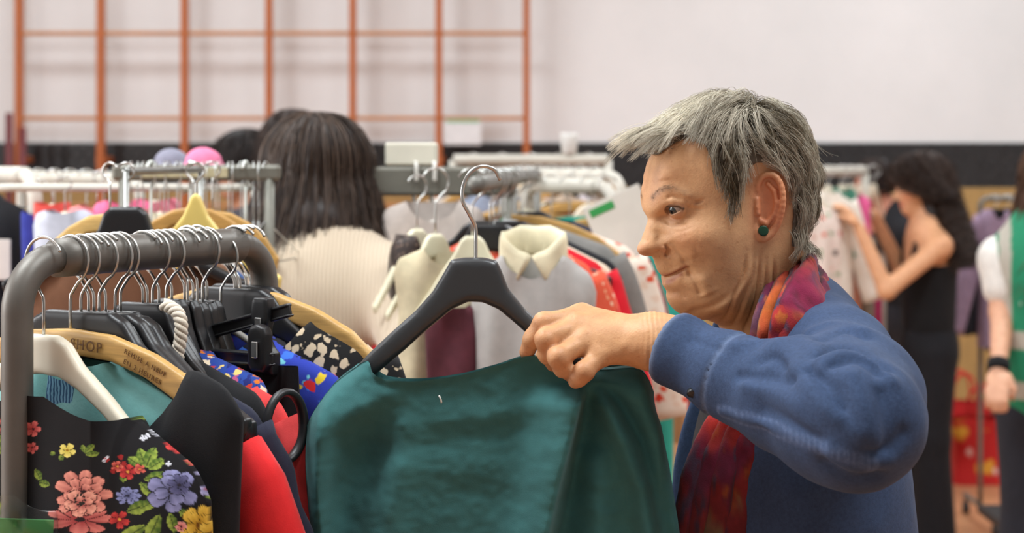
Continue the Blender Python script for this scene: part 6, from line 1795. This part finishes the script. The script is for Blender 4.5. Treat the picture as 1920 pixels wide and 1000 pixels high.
def figure(label, H, heading, skin, arms, top=None, top_sleeve='long', trousers=None, shoes=(40, 38, 38), build=1.0, tilt=0.0, hips=None, h=.008, sleeve_end=1.0, lean=(0, 0), name='person', topname='shirt', top_mat=None, neck_low=0.0, neck=.20, nape=False, gt=.010):
    H = np.asarray(H, float); M = rotz(heading); Mh = M.copy()
    if tilt: c, s = math.cos(tilt), math.sin(tilt); Mh = np.array([[c, 0, -s], [0, 1, 0], [s, 0, c]]) @ M
    fw, lf = M[0], M[1]
    nb = H - fw * .045 + np.array([lean[0] * .2, lean[1] * .2, -neck])
    sh = [nb + lf * .165 * build - [0, 0, .035], nb - lf * .165 * build - [0, 0, .035]]
    hp = np.array([nb[0] + lean[0], nb[1] + lean[1], .93 * (H[2] / 1.6)]) if hips is None else np.asarray(hips)
    def torso_(p, g):
        c1 = nb * .55 + hp * .45 + np.array([0, 0, .10]); q = (p - c1.astype(np.float32)) @ M.T.astype(np.float32)
        d = sd_ell(q, (0, 0, 0), (.115 * build + g, .155 * build + g, .24))
        w_ = (p - hp.astype(np.float32)) @ M.T.astype(np.float32)
        d = smin(d, sd_ell(w_, (0, 0, .10), (.105 * build + g, .135 * build + g, .22)), .06)
        d = smin(d, sd_chain(p, [sh[0], nb, sh[1]], [.052 + g, .058 + g, .052 + g], .03), .06)
        return d
    A = []
    for s, a in zip((0, 1), arms):
        if a is None: a = [sh[s] + lf * (.05 if s == 0 else -.05) + [0, 0, -.28] , sh[s] + lf * (.05 if s == 0 else -.05) + fw * .05 + [0, 0, -.52]]
        A.append([sh[s], np.asarray(a[0], float), np.asarray(a[1], float)] + ([np.asarray(a[2], float)] if len(a) > 2 else []))
    hf = head_parts(H, Mh)
    def body(p):
        d = smin(hf(p), torso_(p, -.006), .04)
        for a in A:
            d = smin(d, sd_chain(p, a[:3], [.046 * build, .038 * build, .025], .02), .03)
            di = (a[3] if len(a) > 3 else a[2] - a[1]); d = hand_small((a[1], a[2], di, np.array([0, 0, -1.0]) - fw * .1), d, p)
        return d
    allp = np.array([q for a in A for q in a[:3]] + [H, hp, nb])
    lo = allp.min(0) - .26; hi = allp.max(0) + .26; lo[2] = hp[2] - .16
    V, F = sdf_mesh(body, lo, hi, h, slack=1.7)
    V = relax(V, F, 1, .4)
    c = np.tile(lin(skin), (len(V), 1))
    q = (V - H) @ Mh.T
    al = np.abs(q[:, 1]); qa = np.stack([q[:, 0], al, q[:, 2]], 1)
    def tint(cen, r, rgb, k=.8):
        nonlocal c
        w = (k * np.exp(-((np.linalg.norm((qa - cen) / r, axis=1)) ** 4)))[:, None]; c = c * (1 - w) + lin(rgb) * w
    tint(np.array([.085, .008, -.060]), np.array([.02, .018, .010]), (176, 88, 84)); tint(np.array([.085, .034, .026]), np.array([.02, .02, .006]), (70, 52, 44)); tint(np.array([.085, .031, .006]), np.array([.02, .013, .006]), (80, 60, 54), .7)
    tint(np.array([.07, .045, -.03]), np.array([.03, .02, .02]), tuple(np.clip(np.array(skin) * [1.02, .86, .82], 0, 255)), .5)
    root = obj(name, V, F, M_SKIN, col=c); tag(root, label, 'person')
    for s in (1, -1):
        e = H + np.array([.0805, .031 * s, .004]) @ Mh
        a = np.linspace(0, PI, 9); th = np.arange(14) * 2 * PI / 14; r = .0112
        S = np.stack([r * np.cos(a)[:, None] * np.ones(14), r * np.sin(a)[:, None] * np.cos(th), r * np.sin(a)[:, None] * np.sin(th)], -1) @ Mh + e
        E, EF = surf_grid(S, True); cc = np.tile(lin((220, 210, 204)), (len(E), 1)); cc[np.repeat(a, 14) < .8] = lin((40, 30, 26)); obj('eye', E, EF, M_EYE, root, col=cc)
    if top is not None:
        def shirt(p):
            d = torso_(p, gt)
            for k, a in enumerate(A):
                if top_sleeve == 'long':
                    w = a[1] + (a[2] - a[1]) * sleeve_end
                    d = smin(d, sd_chain(p, [a[0], a[1], w], [.064 * build, .056 * build, .042], .03), .04)
                elif top_sleeve == 'short': d = smin(d, sd_chain(p, [a[0], a[0] * .45 + a[1] * .55], [.066 * build, .060 * build], .02), .04)
            if nape: d = smin(d, sd_chain(p, [H + np.array([-.047, 0, -.105]) @ Mh, H + np.array([-.055, 0, -.20]) @ Mh, nb], [.060, .070, .075], .02), .03)
            d = d - .005 * fbm(p * [9, 9, 7], 2)
            cut = sd_cap(p, H + [0, 0, -.10], nb + fw * .03 + [0, 0, .02 - neck_low], .058, .070)
            if top_sleeve == 'none':
                q = (p - nb.astype(np.float32)) @ M.T.astype(np.float32)
                d = smax(d, q[:, 2] + .115 - .10 * np.exp(-((np.abs(q[:, 1]) - .085) / .018) ** 2), .01)
                d = smax(d, np.abs(q[:, 1]) - .15, .02)
            d = smax(d, -cut, .008) if not nape else d
            for a in A:
                if top_sleeve == 'long' and sleeve_end < 1.01:
                    w = a[1] + (a[2] - a[1]) * sleeve_end; n = (a[2] - a[1]) / np.linalg.norm(a[2] - a[1])
                    s_ = (p - w.astype(np.float32)) @ n; near = np.linalg.norm(p - w, axis=1) < .12
                    d = np.where(near, np.maximum(d, s_), d)
            return smax(d, (hp[2] - .06) - p[:, 2], .006)
        V, F = sdf_mesh(shirt, lo, hi, h, slack=1.8)
        o = obj(topname, relax(V, F, 1, .4), F, top_mat or fabric(top), root)
    tr = trousers or (44, 44, 52)
    def legs(p):
        d = sd_ell((p - hp.astype(np.float32)) @ M.T.astype(np.float32), (0, 0, -.02), (.125 * build, .158 * build, .14))
        for s in (1, -1):
            b = hp + lf * .085 * s
            d = smin(d, sd_chain(p, [b + [0, 0, -.06], np.array([b[0] + fw[0] * .02, b[1] + fw[1] * .02, .48]), np.array([b[0], b[1], .06])], [.098 * build, .080, .085], .03), .04)
        d = d - .008 * fbm(p * [8, 8, 4], 2)
        return smax(smax(d, .05 - p[:, 2], .006), p[:, 2] - hp[2] - .10, .01)
    V, F = sdf_mesh(legs, (hp[0] - .3, hp[1] - .3, .03), (hp[0] + .3, hp[1] + .3, hp[2] + .14), max(h, .012))
    obj('trousers', relax(V, F, 1, .4), F, fabric(tr), root)
    for s in (1, -1):
        b = np.array([hp[0], hp[1], 0]) + lf * .085 * s
        def shoe(p): return smax(sd_cap(p, b + [0, 0, .045] - fw * .04, b + fw * .15 + [0, 0, .035], .043, .034), .001 - p[:, 2], .008)
        V, F = sdf_mesh(shoe, b - .25, b + .3, .010); obj('shoe', V, F, plastic(shoes, .6), root)
    return root, M, Mh, nb, A
def long_hair(root, H, M, n, length, c0, c1, wave=.004, seed=0, vol=.012, face=58, r=.0011, k=18, curl=0.0, cap=True, mix=.35, turn=3.0, out=.02):
    """hair parted on top and falling round the head"""
    rg = np.random.default_rng(seed)
    az = rg.uniform(-180, 180, n); a = np.radians(az)
    e0 = np.radians(rg.uniform(8, 88, n))
    open_ = np.abs(az) < face
    t = np.linspace(0, 1, k)
    C = np.zeros((n, k, 3))
    R = np.array([.098, .079, .098]) + vol
    L = length * rg.uniform(.75, 1.0, n); L = np.where(open_, np.minimum(L, .10), L)
    a_end = np.where(open_, np.sign(a) * np.radians(face + 10), a)
    arc = .13
    for j in range(k):
        s = t[j] * (L + arc * e0 / 1.5)
        ee = e0 - s / .105; fall = np.clip(-(ee - np.radians(-8)) * .105, 0, None); ee = np.maximum(ee, np.radians(-8))
        aa = a + (a_end - a) * t[j]
        x = R[0] * np.cos(ee) * np.cos(aa); y = R[1] * np.cos(ee) * np.sin(aa); z = R[2] * np.sin(ee)
        o = out * np.clip(fall * 4, 0, 1.6)
        C[:, j] = np.stack([x + o * np.cos(aa) - .014, y + o * np.sin(aa), z + .03 - fall], 1)
    ph0 = rg.random((n, 1)) * 6.28; lift = rg.normal(size=(n, 1)) * vol * .45
    tt = t[None] * turn * 2
    rad = C[:, :, :2] / (np.linalg.norm(C[:, :, :2], axis=2, keepdims=True) + 1e-6)
    tang = np.stack([-rad[..., 1], rad[..., 0]], -1)
    amp = (wave + curl * t[None]) * (0.3 + t[None])
    C[:, :, :2] += rad * (lift + amp * np.sin(tt * 2.2 + ph0))[..., None] + tang * (amp * np.cos(tt * 2.2 + ph0))[..., None] + rg.normal(size=(n, 1, 2)) * .004
    W = H + C @ M
    V, F = strands(W, np.tile(r * (1 - .6 * t ** 2), (n, 1)) * rg.uniform(.7, 1.3, (n, 1)), 3)
    m = np.clip(rg.normal(size=(n, 1)) * .3 + mix, 0, 1); col = lin(c0) * (1 - m) + lin(c1) * m
    hair = obj('hair', V, F, hair_mat('hair_' + str(seed)), root, col=np.repeat(col, k * 3, 0))
    if cap:
        def f(p):
            q = (p - H.astype(np.float32)) @ M.T.astype(np.float32)
            d = sd_ell(q, (-.014, 0, .030), tuple(R - .002))
            fall = sd_ell(q, (-.040, 0, -length * .42), (.070 + out * .5, .088 + out * .4, length * .52))
            d = smin(d, np.where(length > .12, fall, 1.0), .03)
            fr = smax(q[:, 0] - .030, np.abs(q[:, 1]) - .2, .01)
            d = np.maximum(d, -np.maximum(-(q[:, 0] - .035 + .35 * np.maximum(.045 - q[:, 2], 0) * 0), q[:, 2] - .072 + .0 * q[:, 0]))
            d = np.maximum(d, -np.maximum(.012 - q[:, 0], np.maximum(q[:, 2] - .055, np.abs(q[:, 1]) - .085)))
            return d - .004 * fbm(p * 30, 2) - curl * .3 * vnoise(p * 26)
        V, F = sdf_mesh(f, H - np.array([.25, .25, length + .15]), H + np.array([.25, .25, .2]), .009, slack=1.8)
        obj('hair_underlayer', relax(V, F, 1, .4), F, bpy.data.materials['hair_' + str(seed)] if 'hair_' + str(seed) in bpy.data.materials else None, root, col=np.tile(lin(c0) * .9, (len(V), 1)))
    return hair
# dark-haired woman in the beige cardigan, seen from behind
HB = P(606, 342, 3.3)
def rib_mat():
    m = NT('ribbed_knit')
    w_ = m.node('ShaderNodeTexWave', Scale=42.0, Distortion=1.2); w_.inputs['Detail'].default_value = 1.0
    m.link(m.coord(), w_.inputs['Vector'])
    m.set(Base_Color=m.ramp(w_.outputs['Fac'], [(.25, L4((190, 172, 148))), (.6, L4((212, 196, 174)))]), Roughness=.95, Sheen_Weight=.2, Specular_IOR_Level=.2)
    m.bump(w_.outputs['Fac'], .5, .003)
    return m.m
rootB, MB_, MhB, nbB, AB = figure('woman with long dark brown hair and beige ribbed cardigan, seen from behind', HB, math.radians(48), (206, 158, 126),
    [[P(470, 640, 3.75), P(520, 640, 4.0)], [P(800, 662, 2.96), P(910, 705, 2.90)]], (214, 198, 174), 'long', (52, 54, 66), h=.007, top_mat=rib_mat(), topname='cardigan', build=1.25, neck=.165, lean=(.14, .17), hips=(HB[0] - .06, HB[1] - .08, .95), neck_low=-.055, nape=True, gt=.022)
long_hair(rootB, HB, MhB, 3800, .225, (46, 35, 30), (104, 84, 70), .003, 21, .008, 52, .0012, 20, .004, mix=.22, out=.085, turn=1.6)
_a = np.linspace(0, 2 * PI, 60); C = HB + (np.stack([-.052 + .078 * np.cos(_a), .078 * np.sin(_a), -.128 + .022 * np.cos(_a)], 1)) @ MB_
V, F = tube(C, .018, 10, False, (.35, 1)); obj('collar', V, F, fabric((206, 190, 166)), rootB)
# curly-haired woman in black at the right rack
HC = P(1722, 352, 7.1)
rootC, MC, MhC, nbC, AC = figure('woman with long curly dark hair in a black strap top and black trousers', HC, math.radians(183), (222, 168, 128),
    [[P(1662, 545, 6.86), P(1612, 430, 6.90), np.array([-.3, .1, .5])], [P(1690, 510, 7.25), P(1640, 405, 7.20), np.array([-.5, .0, .35])]], (24, 24, 26), 'none', (26, 26, 30), tilt=.16, build=.92, topname='strap_top', h=.008)
long_hair(rootC, HC, MhC, 2800, .40, (40, 30, 27), (92, 70, 58), .018, 22, .020, 104, .0024, 26, .020, mix=.25, turn=12.0, out=.022)
# volunteer in the green vest at the right edge
HD = P(1980, 345, 5.3)
rootD, MD, MhD, nbD, AD = figure('person with long brown hair and green reflective vest at the right edge', HD, math.radians(75), (220, 170, 140),
    [[P(1880, 585, 5.25), P(1872, 690, 5.12)], None], (222, 220, 214), 'short', (40, 42, 50), h=.010, topname='t_shirt')
long_hair(rootD, HD, MhD, 1700, .42, (70, 46, 34), (128, 92, 66), .008, 23, .016, 50, .0018, 18, .006, out=.05)
def vest(p):
    d = None
    hpD = np.array([nbD[0], nbD[1], .93])
    c1 = nbD * .55 + hpD * .45 + np.array([0, 0, .10]); q = (p - c1.astype(np.float32)) @ MD.T.astype(np.float32)
    d = sd_ell(q, (0, 0, 0), (.150, .195, .27)); w_ = (p - hpD.astype(np.float32)) @ MD.T.astype(np.float32)
    d = smin(d, sd_ell(w_, (0, 0, .05), (.150, .185, .26)), .08)
    d = smin(d, sd_chain(p, [nbD + MD[1] * .14 - [0, 0, .03], nbD, nbD - MD[1] * .14 - [0, 0, .03]], [.070, .075, .070], .03), .05)
    d = smax(d, -sd_cap(p, nbD + [0, 0, .2], nbD + MD[0] * .06 - [0, 0, .06], .075, .085), .01)
    return smax(smax(d, .82 - p[:, 2], .005), np.abs((p - nbD.astype(np.float32)) @ MD[1].astype(np.float32)) - .20, .01)
V, F = sdf_mesh(vest, nbD - [.35, .35, .75], nbD + [.35, .35, .15], .009, slack=1.7); V = relax(V, F, 1, .4)
cV = np.tile(lin((34, 132, 96)), (len(V), 1)); px, py = proj(V); lD = (V - nbD) @ MD[1]
st = ((V[:, 2] > P(0, 652, 5.2)[2]) & (V[:, 2] < P(0, 618, 5.2)[2])) | ((V[:, 2] > P(0, 748, 5.2)[2]) & (V[:, 2] < P(0, 712, 5.2)[2])) | ((np.abs(np.abs(lD) - .155) < .018) & (V[:, 2] > P(0, 640, 5.2)[2]))
cV[st] = lin((176, 172, 160))
o = obj('safety_vest', V, F, vcol('vest_cloth', .7, 500.0, .15, .05, .06), rootD, col=cV); o['label'] = 'green vest with grey reflective bands'
V, F = tube([AD[0][2] - (AD[0][2] - AD[0][1]) * .10, AD[0][2] + (AD[0][2] - AD[0][1]) * .06], .034, 16); o = obj('wristband', V, F, fabric((26, 26, 28)), rootD); o['label'] = 'black band at the wrist'
cu = bpy.data.curves.new('vest_lettering', 'FONT'); cu.body = 'S'; cu.size = .085; cu.extrude = .001
to = bpy.data.objects.new('vest_lettering', cu); COL.objects.link(to); me = bpy.data.meshes.new_from_object(to.evaluated_get(bpy.context.evaluated_depsgraph_get())); bpy.data.objects.remove(to)
me.materials.clear(); me.materials.append(plastic((230, 230, 226), .6)); to = link('vest_lettering', me, rootD)
to.location = hit(vest, 1909, 575, 4.6, 5.6, 400) + np.array([0, -.006, 0]); to.rotation_euler = (PI / 2, 0, -.22)
# face behind the right rack, heads beyond the racks at the left
HE = P(1636, 350, 8.3)
rootE, ME, MhE, nbE, AE = figure('person with short dark hair in black behind the white rack at the right', HE, math.radians(205), (206, 140, 116), [None, None], (28, 28, 32), 'long', (40, 40, 46), h=.011, lean=(.12, 0), build=1.1)
long_hair(rootE, HE, MhE, 900, .07, (30, 22, 20), (66, 48, 40), .003, 24, .010, 50, .0022, 12, mix=.3)
HF_ = P(456, 318, 6.1)
rootF, MF, MhF, nbF, AF = figure('person with black hair beyond the grey beam rack', HF_, math.radians(215), (178, 128, 100), [None, None], (70, 66, 70), 'long', h=.012)
long_hair(rootF, HF_, MhF, 900, .10, (22, 18, 18), (52, 42, 38), .004, 25, .018, 50, .0024, 12)
HG = P(548, 292, 5.2)
rootG, MG, MhG, nbG, AG = figure('dark-haired person hidden behind the woman in the beige cardigan', HG, math.radians(100), (196, 146, 116), [None, None], (60, 58, 64), 'long', h=.012)
long_hair(rootG, HG, MhG, 900, .12, (34, 26, 24), (74, 58, 50), .004, 26, .014, 50, .0022, 12)
